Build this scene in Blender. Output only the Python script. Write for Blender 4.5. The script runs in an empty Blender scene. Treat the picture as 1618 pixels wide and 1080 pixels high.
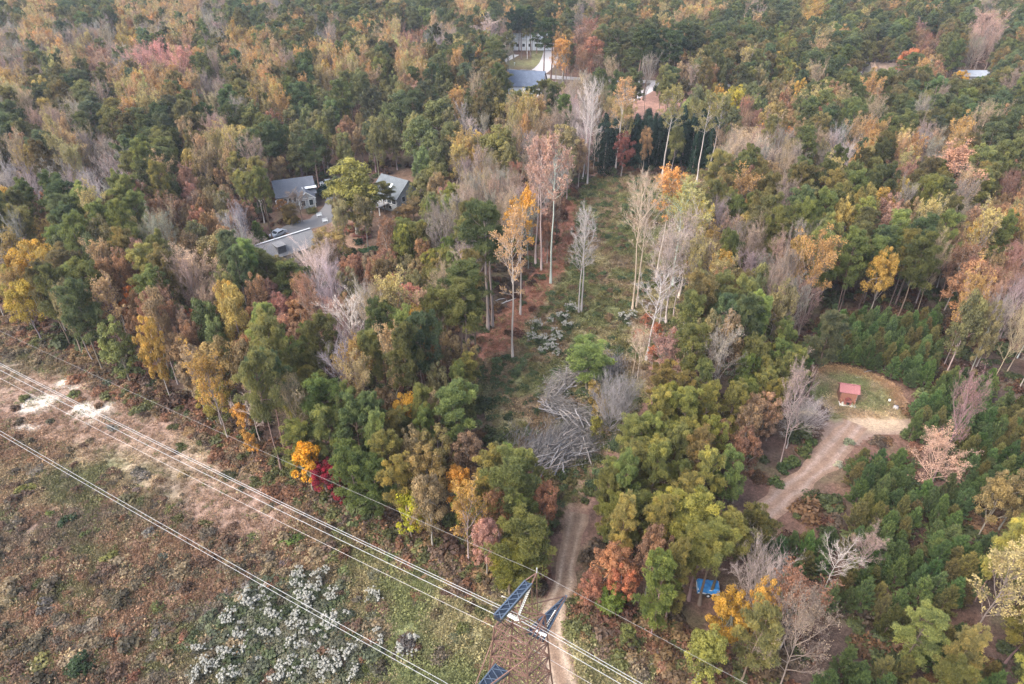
import bpy, math, random
import numpy as np
from mathutils import Vector, Matrix

# ------------------------------------------------------------------ camera, sky, sun, exposure
SC = bpy.context.scene
COL = SC.collection
TH = math.radians(34.0)
FOC = 1079.0            # focal length in pixels of the 1618 wide photograph
CAMH = 70.0
cam_d = bpy.data.cameras.new('camera')
cam_d.lens = FOC / 1618.0 * 36.0
cam_d.sensor_width = 36.0
cam_d.clip_start = 0.5
cam_d.clip_end = 9000.0
cam = bpy.data.objects.new('camera', cam_d)
cam.location = (0, 0, CAMH)
cam.rotation_euler = (math.pi / 2 - TH, 0, 0)
COL.objects.link(cam)
SC.camera = cam

SUN_EL, SUN_AZ = math.radians(48), math.radians(-120)    # azimuth measured from +y towards +x
W = bpy.data.worlds.new('World')
SC.world = W
W.use_nodes = True
nt = W.node_tree
nt.nodes.clear()
o_ = nt.nodes.new('ShaderNodeOutputWorld')
bg = nt.nodes.new('ShaderNodeBackground')
bg.inputs['Strength'].default_value = 0.15
sky = nt.nodes.new('ShaderNodeTexSky')
sky.sky_type = 'NISHITA'
sky.sun_disc = False
sky.sun_elevation = SUN_EL
sky.sun_rotation = SUN_AZ
sky.air_density = 1.0
sky.dust_density = 3.0
sky.ozone_density = 1.0
soft = nt.nodes.new('ShaderNodeHueSaturation')      # thin overcast: the blue washed out of the sky
soft.inputs['Saturation'].default_value = .8
nt.links.new(sky.outputs[0], soft.inputs['Color'])
nt.links.new(soft.outputs[0], bg.inputs[0])
nt.links.new(bg.outputs[0], o_.inputs[0])

sun_d = bpy.data.lights.new('sun', 'SUN')
sun_d.energy = 1.2
sun_d.angle = math.radians(45)
sun_d.color = (1.0, 0.985, 0.96)
sun = bpy.data.objects.new('sun', sun_d)
COL.objects.link(sun)
sd = Vector((math.sin(SUN_AZ) * math.cos(SUN_EL), math.cos(SUN_AZ) * math.cos(SUN_EL), math.sin(SUN_EL)))
sun.rotation_euler = (-sd).to_track_quat('-Z', 'Y').to_euler()

vs = SC.view_settings
vs.view_transform = 'Standard'
vs.look = 'None'
vs.exposure = 1.98
vs.gamma = 1.0
vs.use_curve_mapping = False
SC.cycles.use_denoising = True
SC.cycles.denoiser = 'OPENIMAGEDENOISE'
SC.cycles.denoising_input_passes = 'RGB_ALBEDO_NORMAL'
SC.cycles.denoising_prefilter = 'NONE'
SC.cycles.max_bounces = 6
SC.cycles.diffuse_bounces = 3
SC.cycles.transparent_max_bounces = 4
SC.cycles.volume_bounces = 0

rng = np.random.default_rng(7)
random.seed(7)
PI = math.pi


# ------------------------------------------------------------------ survey helpers: place on the ground seen at a pixel
def G(px, py, z=0.0):
    a = (px - 809) / FOC
    b = (py - 540) / FOC
    t = (z - CAMH) / (-math.sin(TH) - b * math.cos(TH))
    return np.array([a * t, (math.cos(TH) - b * math.sin(TH)) * t, z])


def proj(x, y, z):
    dz = z - CAMH
    Z = y * math.cos(TH) - dz * math.sin(TH)
    Y = -(y * math.sin(TH) + dz * math.cos(TH))
    return 809 + FOC * x / Z, 540 + FOC * Y / Z, Z


_L = np.random.default_rng(11).random((256, 256))


def vnoise(x, y, s, seed=0):
    x = np.asarray(x) / s + seed * 17.3
    y = np.asarray(y) / s + seed * 9.7
    xi = np.floor(x).astype(int)
    yi = np.floor(y).astype(int)
    fx = x - xi
    fy = y - yi
    fx = fx * fx * (3 - 2 * fx)
    fy = fy * fy * (3 - 2 * fy)
    g = lambda i, j: _L[(xi + i) % 256, (yi + j) % 256]
    return (g(0, 0) * (1 - fx) + g(1, 0) * fx) * (1 - fy) + (g(0, 1) * (1 - fx) + g(1, 1) * fx) * fy


def fbm(x, y, s, seed=0):
    return 0.5 * vnoise(x, y, s, seed) + 0.3 * vnoise(x, y, s * .45, seed + 1) + 0.2 * vnoise(x, y, s * .2, seed + 2)


def inpoly(x, y, P):
    x = np.asarray(x, float)
    y = np.asarray(y, float)
    r = np.zeros(x.shape, bool)
    n = len(P)
    for i in range(n):
        x0, y0 = P[i][:2]
        x1, y1 = P[(i + 1) % n][:2]
        c = ((y0 > y) != (y1 > y))
        r ^= c & (x < (x1 - x0) * (y - y0) / (y1 - y0 + 1e-12) + x0)
    return r


def segdist(x, y, L):
    x = np.asarray(x, float)
    y = np.asarray(y, float)
    d = np.full(x.shape, 1e9)
    for (x0, y0), (x1, y1) in zip([p[:2] for p in L[:-1]], [p[:2] for p in L[1:]]):
        dx, dy = x1 - x0, y1 - y0
        t = np.clip(((x - x0) * dx + (y - y0) * dy) / (dx * dx + dy * dy + 1e-9), 0, 1)
        d = np.minimum(d, np.hypot(x - x0 - t * dx, y - y0 - t * dy))
    return d


def gp(*pts):
    return [tuple(G(*p)[:2]) for p in pts]


def sstep(a, b, v):
    t = np.clip((v - a) / (b - a), 0, 1)
    return t * t * (3 - 2 * t)


# ------------------------------------------------------------------ zones on the ground
ROW = gp((-700, 130), (0, 505), (90, 545), (190, 610), (290, 655), (390, 715), (480, 770), (560, 828), (640, 850), (720, 885),
         (790, 925), (850, 948), (905, 955), (950, 985), (1010, 1015), (1090, 1050), (1250, 1130), (1700, 1400)) + [(60, -40), (-260, -40), (-420, 40)]
FIELD = gp((755, 625), (742, 560), (790, 500), (835, 460), (868, 410), (890, 350), (915, 300), (940, 282), (1040, 276), (1120, 277),
           (1140, 300), (1115, 350), (1085, 400), (1070, 470), (1078, 540), (1050, 600), (1000, 660), (965, 720), (935, 780),
           (915, 850), (880, 850), (872, 780), (830, 730), (790, 690))
LITTER = gp((742, 575), (775, 510), (815, 470), (855, 420), (895, 300), (915, 330), (905, 400), (875, 460), (835, 510), (800, 560))
CLEARING = gp((1258, 592), (1290, 578), (1335, 578), (1385, 592), (1418, 612), (1432, 640), (1446, 668), (1425, 688), (1375, 690),
              (1345, 706), (1310, 712), (1296, 690), (1305, 655), (1285, 625), (1262, 612))
TRACK = gp((905, 1180), (893, 1110), (882, 1050), (868, 1005), (874, 965), (890, 925), (896, 890), (905, 850), (913, 810), (925, 770), (945, 730), (975, 690), (1015, 640), (1050, 585), (1062, 540))
SIDE = gp((1350, 668), (1318, 712), (1298, 736), (1248, 774), (1204, 812), (1170, 838), (1130, 868), (1095, 890))
STREET = gp((795, 112), (835, 118), (880, 122), (940, 126), (1000, 128), (1060, 130), (1120, 134), (1200, 136), (1260, 137))
SIDESTREET = gp((845, 118), (862, 105), (868, 95), (872, 80))
DRIVE1 = gp((985, 164), (1005, 152), (1025, 142), (1040, 130))
DRIVE2 = gp((790, 99), (805, 92), (815, 86))
YARDDRIVE = gp((455, 368), (480, 355), (505, 350), (515, 340), (522, 325), (527, 305), (531, 293))
YARD = gp((440, 372), (500, 335), (540, 300), (660, 262), (672, 330), (640, 360), (600, 392), (560, 398), (520, 380), (470, 400))
LAWN = gp((790, 110), (800, 95), (850, 84), (868, 90), (860, 102), (840, 112))
RAIL = gp((860, 160), (900, 140), (1080, 140), (1110, 150), (1040, 185), (960, 190), (890, 180))

# ------------------------------------------------------------------ materials
MATS = {}


def newmat(name):
    m = bpy.data.materials.new(name)
    m.use_nodes = True
    n = m.node_tree
    n.nodes.clear()
    return m, n


def plain(name, col, rough=.7, spec=.3, noise=.25, scale=3.0, bump=0., metal=0.):
    if name in MATS:
        return MATS[name]
    m, n = newmat(name)
    out = n.nodes.new('ShaderNodeOutputMaterial')
    b = n.nodes.new('ShaderNodeBsdfPrincipled')
    b.inputs['Roughness'].default_value = rough
    b.inputs['Specular IOR Level'].default_value = spec
    b.inputs['Metallic'].default_value = metal
    tc = n.nodes.new('ShaderNodeTexCoord')
    nz = n.nodes.new('ShaderNodeTexNoise')
    nz.inputs['Scale'].default_value = scale
    nz.inputs['Detail'].default_value = 5
    n.links.new(tc.outputs['Object'], nz.inputs['Vector'])
    mr = n.nodes.new('ShaderNodeMapRange')
    mr.inputs['To Min'].default_value = 1 - noise
    mr.inputs['To Max'].default_value = 1 + noise
    mr.inputs['From Min'].default_value = .3
    mr.inputs['From Max'].default_value = .7
    n.links.new(nz.outputs['Fac'], mr.inputs['Value'])
    mx = n.nodes.new('ShaderNodeVectorMath')
    mx.operation = 'SCALE'
    mx.inputs[0].default_value = col
    n.links.new(mr.outputs[0], mx.inputs['Scale'])
    n.links.new(mx.outputs[0], b.inputs['Base Color'])
    if bump:
        bp = n.nodes.new('ShaderNodeBump')
        bp.inputs['Strength'].default_value = bump
        n.links.new(nz.outputs['Fac'], bp.inputs['Height'])
        n.links.new(bp.outputs[0], b.inputs['Normal'])
    n.links.new(b.outputs[0], out.inputs[0])
    MATS[name] = m
    return m


def tinted(name, attr, transl, rough, vary=.5, hue=(1.25, 1.12, .8), spec=.25):
    """leaf, needle or bark colour: each tree carries its own tint; every clump and leaf varies round it"""
    m, n = newmat(name)
    out = n.nodes.new('ShaderNodeOutputMaterial')
    at = n.nodes.new('ShaderNodeAttribute')
    at.attribute_type = 'INSTANCER'
    at.attribute_name = attr
    cl = n.nodes.new('ShaderNodeAttribute')
    cl.attribute_type = 'GEOMETRY'
    cl.attribute_name = 'clump'
    mr = n.nodes.new('ShaderNodeMapRange')
    mr.inputs['To Min'].default_value = 1 - vary
    mr.inputs['To Max'].default_value = 1 + vary
    n.links.new(cl.outputs['Fac'], mr.inputs['Value'])
    hv = n.nodes.new('ShaderNodeVectorMath')
    hv.operation = 'MULTIPLY'
    hv.inputs[1].default_value = hue
    n.links.new(at.outputs['Vector'], hv.inputs[0])
    mixc = n.nodes.new('ShaderNodeMix')
    mixc.data_type = 'VECTOR'
    n.links.new(cl.outputs['Fac'], mixc.inputs['Factor'])
    n.links.new(at.outputs['Vector'], mixc.inputs[4])
    n.links.new(hv.outputs[0], mixc.inputs[5])
    sc = n.nodes.new('ShaderNodeVectorMath')
    sc.operation = 'SCALE'
    n.links.new(mixc.outputs[1], sc.inputs[0])
    n.links.new(mr.outputs[0], sc.inputs['Scale'])
    b = n.nodes.new('ShaderNodeBsdfPrincipled')
    b.inputs['Roughness'].default_value = rough
    b.inputs['Specular IOR Level'].default_value = spec
    n.links.new(sc.outputs[0], b.inputs['Base Color'])
    if transl:
        tr = n.nodes.new('ShaderNodeBsdfTranslucent')
        n.links.new(sc.outputs[0], tr.inputs['Color'])
        ms = n.nodes.new('ShaderNodeMixShader')
        ms.inputs[0].default_value = transl
        n.links.new(b.outputs[0], ms.inputs[1])
        n.links.new(tr.outputs[0], ms.inputs[2])
        n.links.new(ms.outputs[0], out.inputs[0])
    else:
        n.links.new(b.outputs[0], out.inputs[0])
    MATS[name] = m
    return m


M_LEAF = tinted('leaf', 'tint', .42, .6, .36, (1.2, 1.1, .85))
M_NEEDLE = tinted('needle', 'tint', .48, .55, .36, (1.4, 1.15, .8))
M_BARK = tinted('bark', 'bark', 0, .85, .3, (1.1, 1.0, .92), .1)
M_TWIG = tinted('twig', 'bark', 0, .85, .3, (1.15, .98, .9), .1)
M_BLOOM = plain('white_bloom', (.29, .275, .232), .9, .1, .15, 3)


def ground_mat(name, attr='col', sc1=2.2, amt=.45, bump=.5):
    m, n = newmat(name)
    out = n.nodes.new('ShaderNodeOutputMaterial')
    b = n.nodes.new('ShaderNodeBsdfPrincipled')
    b.inputs['Roughness'].default_value = .95
    b.inputs['Specular IOR Level'].default_value = .1
    at = n.nodes.new('ShaderNodeAttribute')
    at.attribute_name = attr
    geo = n.nodes.new('ShaderNodeNewGeometry')
    prev = at.outputs['Vector']
    hs = []
    for s, a in ((sc1, amt), (sc1 * .22, amt * .7), (sc1 * 3.5, amt * .8)):
        nz = n.nodes.new('ShaderNodeTexNoise')
        nz.inputs['Scale'].default_value = s
        nz.inputs['Detail'].default_value = 5
        nz.inputs['Roughness'].default_value = .65
        n.links.new(geo.outputs['Position'], nz.inputs['Vector'])
        mr = n.nodes.new('ShaderNodeMapRange')
        mr.inputs['From Min'].default_value = .3
        mr.inputs['From Max'].default_value = .7
        mr.inputs['To Min'].default_value = 1 - a
        mr.inputs['To Max'].default_value = 1 + a
        n.links.new(nz.outputs['Fac'], mr.inputs['Value'])
        v = n.nodes.new('ShaderNodeVectorMath')
        v.operation = 'SCALE'
        n.links.new(prev, v.inputs[0])
        n.links.new(mr.outputs[0], v.inputs['Scale'])
        prev = v.outputs[0]
        hs.append(nz)
    n.links.new(prev, b.inputs['Base Color'])
    bp = n.nodes.new('ShaderNodeBump')
    bp.inputs['Strength'].default_value = bump
    bp.inputs['Distance'].default_value = .3
    n.links.new(hs[0].outputs['Fac'], bp.inputs['Height'])
    n.links.new(bp.outputs[0], b.inputs['Normal'])
    n.links.new(b.outputs[0], out.inputs[0])
    MATS[name] = m
    return m


# ------------------------------------------------------------------ mesh helpers
def mesh_np(name, V, F, mats, midx=None, attrs=None, smooth=False):
    """V (n,3), F (m,3 or 4)"""
    V = np.asarray(V, np.float32)
    F = np.asarray(F, np.int32)
    me = bpy.data.meshes.new(name)
    me.vertices.add(len(V))
    me.vertices.foreach_set('co', V.ravel())
    k = F.shape[1]
    me.loops.add(F.size)
    me.loops.foreach_set('vertex_index', F.ravel())
    me.polygons.add(len(F))
    me.polygons.foreach_set('loop_start', np.arange(0, F.size, k, dtype=np.int32))
    me.polygons.foreach_set('loop_total', np.full(len(F), k, np.int32))
    for m in mats:
        me.materials.append(m)
    if midx is not None:
        me.polygons.foreach_set('material_index', np.asarray(midx, np.int32))
    for nm, (typ, data) in (attrs or {}).items():
        a = me.attributes.new(nm, typ, 'POINT')
        a.data.foreach_set({'FLOAT': 'value', 'FLOAT_COLOR': 'color', 'FLOAT_VECTOR': 'vector', 'INT': 'value'}[typ], np.asarray(data, np.int32 if typ == 'INT' else np.float32).ravel())
    if smooth:
        me.polygons.foreach_set('use_smooth', np.ones(len(F), bool))
    me.update(calc_edges=True)
    me.validate()
    return me


class MB:
    """collects triangles with a clump value per vertex and a material slot per face"""

    def __init__(self):
        self.V, self.F, self.C, self.M, self.n = [], [], [], [], 0

    def add(self, V, F, c=.5, m=0):
        V = np.asarray(V, float).reshape(-1, 3)
        F = np.asarray(F, int).reshape(-1, 3)
        self.V.append(V)
        self.F.append(F + self.n)
        self.C.append(np.broadcast_to(np.asarray(c, float), (len(V),)).copy())
        self.M.append(np.full(len(F), m))
        self.n += len(V)

    def merge(self, o, m=0):
        if o.n:
            self.add(np.concatenate(o.V), np.concatenate(o.F), np.concatenate(o.C), m)

    def mesh(self, name, mats, smooth=False):
        return mesh_np(name, np.concatenate(self.V), np.concatenate(self.F), mats, np.concatenate(self.M), {'clump': ('FLOAT', np.concatenate(self.C))}, smooth)


def unit(v):
    v = np.asarray(v, float)
    return v / (np.linalg.norm(v, axis=-1, keepdims=True) + 1e-9)


def tube(mb, P, R, k=5, c=.5, m=0, cap=True):
    P = np.asarray(P, float)
    R = np.broadcast_to(np.asarray(R, float), (len(P),))
    T = unit(np.gradient(P, axis=0))
    ref = np.array([1., 0, 0]) if abs(T[0][2]) > .8 else np.array([0, 0, 1.])
    A = unit(np.cross(T, ref))
    B = np.cross(T, A)
    an = np.arange(k) * 2 * PI / k
    V = P[:, None] + R[:, None, None] * (np.cos(an)[None, :, None] * A[:, None] + np.sin(an)[None, :, None] * B[:, None])
    n = len(P)
    F = []
    for i in range(n - 1):
        for j in range(k):
            a, b = i * k + j, i * k + (j + 1) % k
            F += [(a, b, b + k), (a, b + k, a + k)]
    if cap:
        for base in (0, (n - 1) * k):
            for j in range(1, k - 1):
                F.append((base, base + j, base + j + 1))
    mb.add(V.reshape(-1, 3), F, c, m)


def twigs(mb, P0, P1, r0, r, c=.5, m=0):
    """many thin three-sided cones at once"""
    P0 = np.asarray(P0)
    P1 = np.asarray(P1)
    T = unit(P1 - P0)
    A = unit(np.cross(T, r.normal(size=T.shape)))
    B = np.cross(T, A)
    N = len(P0)
    r0 = np.broadcast_to(np.asarray(r0, float), (N,))[:, None]
    V = np.stack([P0 + A * r0, P0 + (-.5 * A + .87 * B) * r0, P0 + (-.5 * A - .87 * B) * r0, P1], 1)
    I = np.arange(N)[:, None] * 4
    F = np.concatenate([I + [0, 1, 3], I + [1, 2, 3], I + [2, 0, 3]])
    mb.add(V.reshape(-1, 3), F, np.repeat(np.broadcast_to(c, (N,)), 4), m)


def leaves(mb, C, Nn, size, r, c, m=0, asp=.6):
    N = len(C)
    Nn = unit(Nn)
    A = unit(np.cross(Nn, r.normal(size=(N, 3))))
    B = np.cross(Nn, A)
    s = np.broadcast_to(np.asarray(size, float), (N,))[:, None]
    V = np.stack([C - A * s, C - B * s * asp, C + A * s, C + B * s * asp + Nn * s * .25], 1)
    I = np.arange(N)[:, None] * 4
    F = np.concatenate([I + [0, 1, 2], I + [0, 2, 3]])
    mb.add(V.reshape(-1, 3), F, np.repeat(np.clip(c, 0, 1), 4), m)


def needles(mb, C, D, per, length, width, r, c, m=0, spread=.75):
    D = np.repeat(np.broadcast_to(D, C.shape), per, 0)
    C = np.repeat(C, per, 0)
    N = len(C)
    d = unit(unit(D) + r.normal(size=(N, 3)) * spread)
    L = length * r.uniform(.7, 1.25, N)[:, None]
    A = unit(np.cross(d, r.normal(size=(N, 3)))) * width * .5
    V = np.stack([C - A, C + A, C + d * L], 1)
    mb.add(V.reshape(-1, 3), np.arange(N * 3).reshape(-1, 3), np.repeat(np.clip(np.repeat(c, per), 0, 1), 3), m)


def sphere_pts(n, r):
    v = unit(r.normal(size=(n, 3)))
    return v


# ------------------------------------------------------------------ tree makers: each gives (wood, branches, crown) builders
def mk_pine(seed, h=18., rad=3.6, cb=.42, n=30, tuft=50, loose=1.):
    r = np.random.default_rng(seed)
    wood, crown = MB(), MB()
    zz = np.linspace(0, h * .97, 7)
    wob = np.cumsum(r.normal(size=(7, 2)) * .12, 0)
    wob -= wob[0]
    P = np.c_[wob, zz]
    R = np.linspace(.24, .05, 7) * h / 18 + .02
    R[0] *= 1.4
    tube(wood, P, R, 7, r.uniform(.3, .7, 1)[0])
    lop = r.uniform(0, 2 * PI)
    for i in range(n):
        t = (i + r.uniform(0, .8)) / n
        z = h * (cb + (1 - cb) * .96 * t)
        az = i * 2.39996 + r.normal() * .35
        prof = (1 - t ** 2.6) ** .55 * (.60 + .40 * min(1, t / .3)) + .12
        L = rad * prof * r.uniform(.72, 1.18) * (1 + .18 * math.cos(az - lop))
        el = math.radians(2 + 50 * t + r.normal() * 10)
        base = np.array([np.interp(z, zz, P[:, 0]), np.interp(z, zz, P[:, 1]), z])
        d = np.array([math.cos(az) * math.cos(el), math.sin(az) * math.cos(el), math.sin(el)])
        tip = base + d * L + np.array([0, 0, .10 * L])
        mid = base + d * L * .55 - np.array([0, 0, .03 * L])
        tube(wood, [base, mid, tip], [.07 * h / 18, .045, .015], 4, .4, 0, False)
        for f, q in ((.5, .75), (.78, .95), (1., 1.)):
            if f == .5 and L < rad * .6:
                continue
            for s in range(2 if f > .6 and L > rad * .5 else 1):
                cr = r.uniform(.62, 1.0) * q * rad / 3.6 * (0.85 + .35 * (1 - t))
                cc = base + (tip - base) * f + r.normal(size=3) * np.array([.55, .55, .28]) * rad / 3.6 * (1.3 if s else .7)
                m = int(tuft * r.uniform(.7, 1.2) * loose)
                u = sphere_pts(m, r)
                u[:, 2] = np.abs(u[:, 2]) * np.where(r.random(m) < .78, 1, -1)
                pts = cc + u * np.array([1, 1, .62]) * cr * r.uniform(.45, 1, m)[:, None]
                dd = u * .8 + np.array([0, 0, .65]) + d * .25
                cv = np.clip(r.normal(.5, .22) + r.normal(size=m) * .16, 0, 1)
                needles(crown, pts, dd, 5, .44 * (h / 18) ** .5, .105, r, cv, 0, .6)
    # top tuft
    m = 80
    u = sphere_pts(m, r)
    pts = np.array([P[-1, 0], P[-1, 1], h * .97]) + u * np.array([.6, .6, .7]) * rad / 3.6
    needles(crown, pts, u + np.array([0, 0, 1.]), 4, .42, .1, r, np.clip(r.normal(.6, .2, m), 0, 1))
    return wood, None, crown


def mk_skel(seed, h, rad, cb, nl, upsweep, sub=7, tw=7, fine=5, thick=1., multi=0):
    r = np.random.default_rng(seed)
    wood, br = MB(), MB()
    zz = np.linspace(0, h * (.93 if not multi else .3), 8)
    wob = np.cumsum(r.normal(size=(8, 2)) * .13, 0)
    wob -= wob[0]
    P = np.c_[wob, zz]
    R = (np.linspace(1, .16, 8) ** 1.1 * .2 * h / 16 + .015) * thick
    if multi:
        R = np.linspace(1, .7, 8) * .2 * h / 16 * thick
    R[0] *= 1.35
    tube(wood, P, R, 7, r.uniform(.45, .75))
    S0, S1, Sr, T0, T1, F0, F1 = [], [], [], [], [], [], []
    for i in range(nl):
        t = (i + r.uniform(0, .9)) / nl
        z = h * (cb + (.93 - cb) * t) if not multi else h * (.06 + .24 * t)
        az = i * 2.39996 + r.normal() * .4
        el = math.radians((upsweep[0] + (upsweep[1] - upsweep[0]) * t) + r.normal() * 7)
        if multi:
            prof = 1
            L = math.hypot(rad, h * .8) * r.uniform(.7, 1.02) if False else min(rad / max(math.cos(el), .2), h * .98 - z) * r.uniform(.78, 1.05)
        else:
            prof = math.sin(PI * (.12 + .86 * t) ** .8) * .75 + .3
            L = min(rad * prof / max(math.cos(el), .25), (h - z) * 1.15 + 1.2) * r.uniform(.75, 1.15)
        base = np.array([np.interp(z, zz, P[:, 0]), np.interp(z, zz, P[:, 1]), z])
        d = np.array([math.cos(az) * math.cos(el), math.sin(az) * math.cos(el), math.sin(el)])
        pts = [base]
        dd = d.copy()
        for q in range(4):
            dd = unit(dd + r.normal(size=3) * .12 + np.array([0, 0, .10]))
            pts.append(pts[-1] + dd * L / 4)
        pts = np.array(pts)
        lr = .085 * thick * (L / 4) ** .5
        tube(wood if True else br, pts, np.linspace(lr, .02 * thick, 5), 4, r.uniform(.4, .8), 0, False)
        for j in range(sub):
            u = .25 + .75 * (j + r.random()) / sub
            p = np.array([np.interp(u, np.linspace(0, 1, 5), pts[:, a]) for a in range(3)])
            sdir = unit(dd + unit(r.normal(size=3)) * .8 + np.array([0, 0, .25]))
            sl = L * r.uniform(.25, .42) * (1.1 - .35 * u)
            e = p + sdir * sl
            S0.append(p)
            S1.append(e)
            Sr.append(.032 * thick)
            for k in range(tw):
                v = r.uniform(.2, 1)
                q0 = p + (e - p) * v
                td = unit(sdir + unit(r.normal(size=3)) * .8 + np.array([0, 0, .3]))
                q1 = q0 + td * sl * r.uniform(.35, .6)
                T0.append(q0)
                T1.append(q1)
                for f in range(fine):
                    w = r.uniform(.25, 1)
                    f0 = q0 + (q1 - q0) * w
                    F0.append(f0)
                    F1.append(f0 + unit(td + unit(r.normal(size=3)) * .75 + np.array([0, 0, .25])) * sl * r.uniform(.15, .32))
    twigs(br, S0, S1, np.array(Sr), r, r.uniform(.4, .8, len(S0)))
    twigs(br, T0, T1, .02 * thick, r, r.uniform(.3, .8, len(T0)))
    twigs(br, F0, F1, .0125 * thick, r, r.uniform(.2, .9, len(F0)))
    return wood, br, np.array(F1), r


def mk_bare(seed, h=16., rad=4., cb=.34, nl=17, up=(42, 70), thick=1., multi=0, sub=7, tw=7, fine=5):
    w, b, _, _ = mk_skel(seed, h, rad, cb, nl, up, sub, tw, fine, thick, multi)
    return w, b, None


def mk_sparse(seed, h=18., rad=3.6, cb=.4, nl=17, up=(40, 68), frac=.4, size=.2, topbias=1., thick=1., tw=6):
    w, b, tips, r = mk_skel(seed, h, rad, cb, nl, up, 7, tw, 5, thick)
    zt = (tips[:, 2] / h)
    keep = r.random(len(tips)) < frac * np.clip(.25 + topbias * (zt - cb) / (1 - cb), .05, 1.4)
    p = tips[keep]
    p = np.concatenate([p, p + r.normal(size=p.shape) * .18])
    cl = vnoise(p[:, 0] + 20, p[:, 2], 1.6, seed) * .7 + r.normal(size=len(p)) * .15 + .15
    crown = MB()
    leaves(crown, p, r.normal(size=p.shape) + np.array([0, 0, .8]), size * r.uniform(.7, 1.2, len(p)), r, cl)
    return w, b, crown


def mk_leafy(seed, h=14., rad=4.2, cb=.28, n=75, per=72, size=.27, lump=1.15, conic=0.):
    r = np.random.default_rng(seed)
    wood, crown = MB(), MB()
    zz = np.linspace(0, h * .8, 6)
    wob = np.cumsum(r.normal(size=(6, 2)) * .15, 0)
    wob -= wob[0]
    P = np.c_[wob, zz]
    R = np.linspace(.24, .05, 6) * h / 14
    R[0] *= 1.3
    tube(wood, P, R, 7, .5)
    c0 = h * (cb + 1) / 2
    hz = h * (1 - cb) / 2
    lobes = [(unit(r.normal(size=3)), r.uniform(-.2, .28)) for _ in range(7)]
    for i in range(n):
        u = unit(r.normal(size=3))
        if u[2] < -.45 and r.random() < .6:
            u[2] *= -1
        k = 1 + sum(a * max(0, float(u @ d)) ** 3 for d, a in lobes)
        f = r.uniform(.6, .98) if r.random() < .82 else r.uniform(.2, .6)
        w = 1 - conic * max(0, u[2] * f)
        cc = np.array([u[0] * rad * k * w, u[1] * rad * k * w, c0 + u[2] * hz * k * (1 if u[2] > 0 else .85)]) * np.array([f, f, 1]) if False else \
            np.array([u[0] * rad * k * w * f, u[1] * rad * k * w * f, c0 + u[2] * hz * k * f])
        cr = lump * r.uniform(.6, 1.05) * rad / 4.2
        m = int(per * r.uniform(.7, 1.25))
        v = sphere_pts(m, r)
        flip = (v[:, 2] < -.1) & (r.random(m) < .55)
        v[flip, 2] *= -1
        pts = cc + v * np.array([1, 1, .8]) * cr * r.uniform(.55, 1, m)[:, None]
        cv = np.clip(r.normal(.5, .24) + r.normal(size=m) * .14, 0, 1)
        leaves(crown, pts, v + r.normal(size=v.shape) * .55 + np.array([0, 0, .35]), size * r.uniform(.7, 1.25, m), r, cv)
        if i % 5 == 0:
            b0 = P[2 + i % 3]
            tube(wood, [b0, (b0 + cc) / 2 + np.array([0, 0, .3]), cc], [.09, .05, .02], 4, .5, 0, False)
    return wood, None, crown


def mk_young(seed, h=6.5, rad=2.1):
    r = np.random.default_rng(seed)
    wood, crown = MB(), MB()
    tube(wood, [(0, 0, 0), (0, 0, h * .5), (0, 0, h * .97)], [.09, .06, .02], 6, .4)
    nw = 11
    for i in range(nw):
        t = i / nw
        z = h * (.10 + .85 * t)
        nb = 6 if t < .8 else 5
        for j in range(nb):
            az = j * 2 * PI / nb + i * .7 + r.normal() * .2
            L = rad * ((1 - t) ** .75 * .95 + .10) * r.uniform(.8, 1.15)
            el = math.radians(18 + 38 * t + r.normal() * 7)
            d = np.array([math.cos(az) * math.cos(el), math.sin(az) * math.cos(el), math.sin(el)])
            base = np.array([0, 0, z])
            tip = base + d * L + np.array([0, 0, .18 * L])
            tube(wood, [base, tip], [.03, .01], 3, .4, 0, False)
            m = max(4, int(15 * L))
            f = r.uniform(.22, 1.02, m) ** .8
            pts = base + (tip - base) * f[:, None] + r.normal(size=(m, 3)) * .11
            cv = np.clip(r.normal(.45, .2) + r.normal(size=m) * .15, 0, 1)
            needles(crown, pts, d + np.array([0, 0, .55]), 7, .34, .085, r, cv, 0, .55)
            needles(crown, tip[None] + r.normal(size=(3, 3)) * .06, d * .4 + np.array([[0, 0, 1.]] * 3), 7, .4, .08, r, np.clip(r.normal(.72, .15, 3), 0, 1), 0, .4)
    return wood, None, crown


def mk_cedar(seed, h=11., rad=2.3):
    r = np.random.default_rng(seed)
    wood, crown = MB(), MB()
    tube(wood, [(0, 0, 0), (0, 0, h * .95)], [.18, .03], 6, .4)
    for i in range(120):
        t = r.random() ** 1.15
        z = h * (.05 + .93 * t)
        L = rad * (1 - t) ** .7 * r.uniform(.75, 1.1) + .12
        az = i * 2.39996
        cc = np.array([math.cos(az) * L * .8, math.sin(az) * L * .8, z])
        m = 34
        v = sphere_pts(m, r)
        pts = cc + v * np.array([.5, .5, .55])
        leaves(crown, pts, v + np.array([math.cos(az), math.sin(az), .4]), r.uniform(.12, .24, m), r, np.clip(r.normal(.45, .2) + r.normal(size=m) * .12, 0, 1), 0, .45)
    return wood, None, crown


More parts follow.
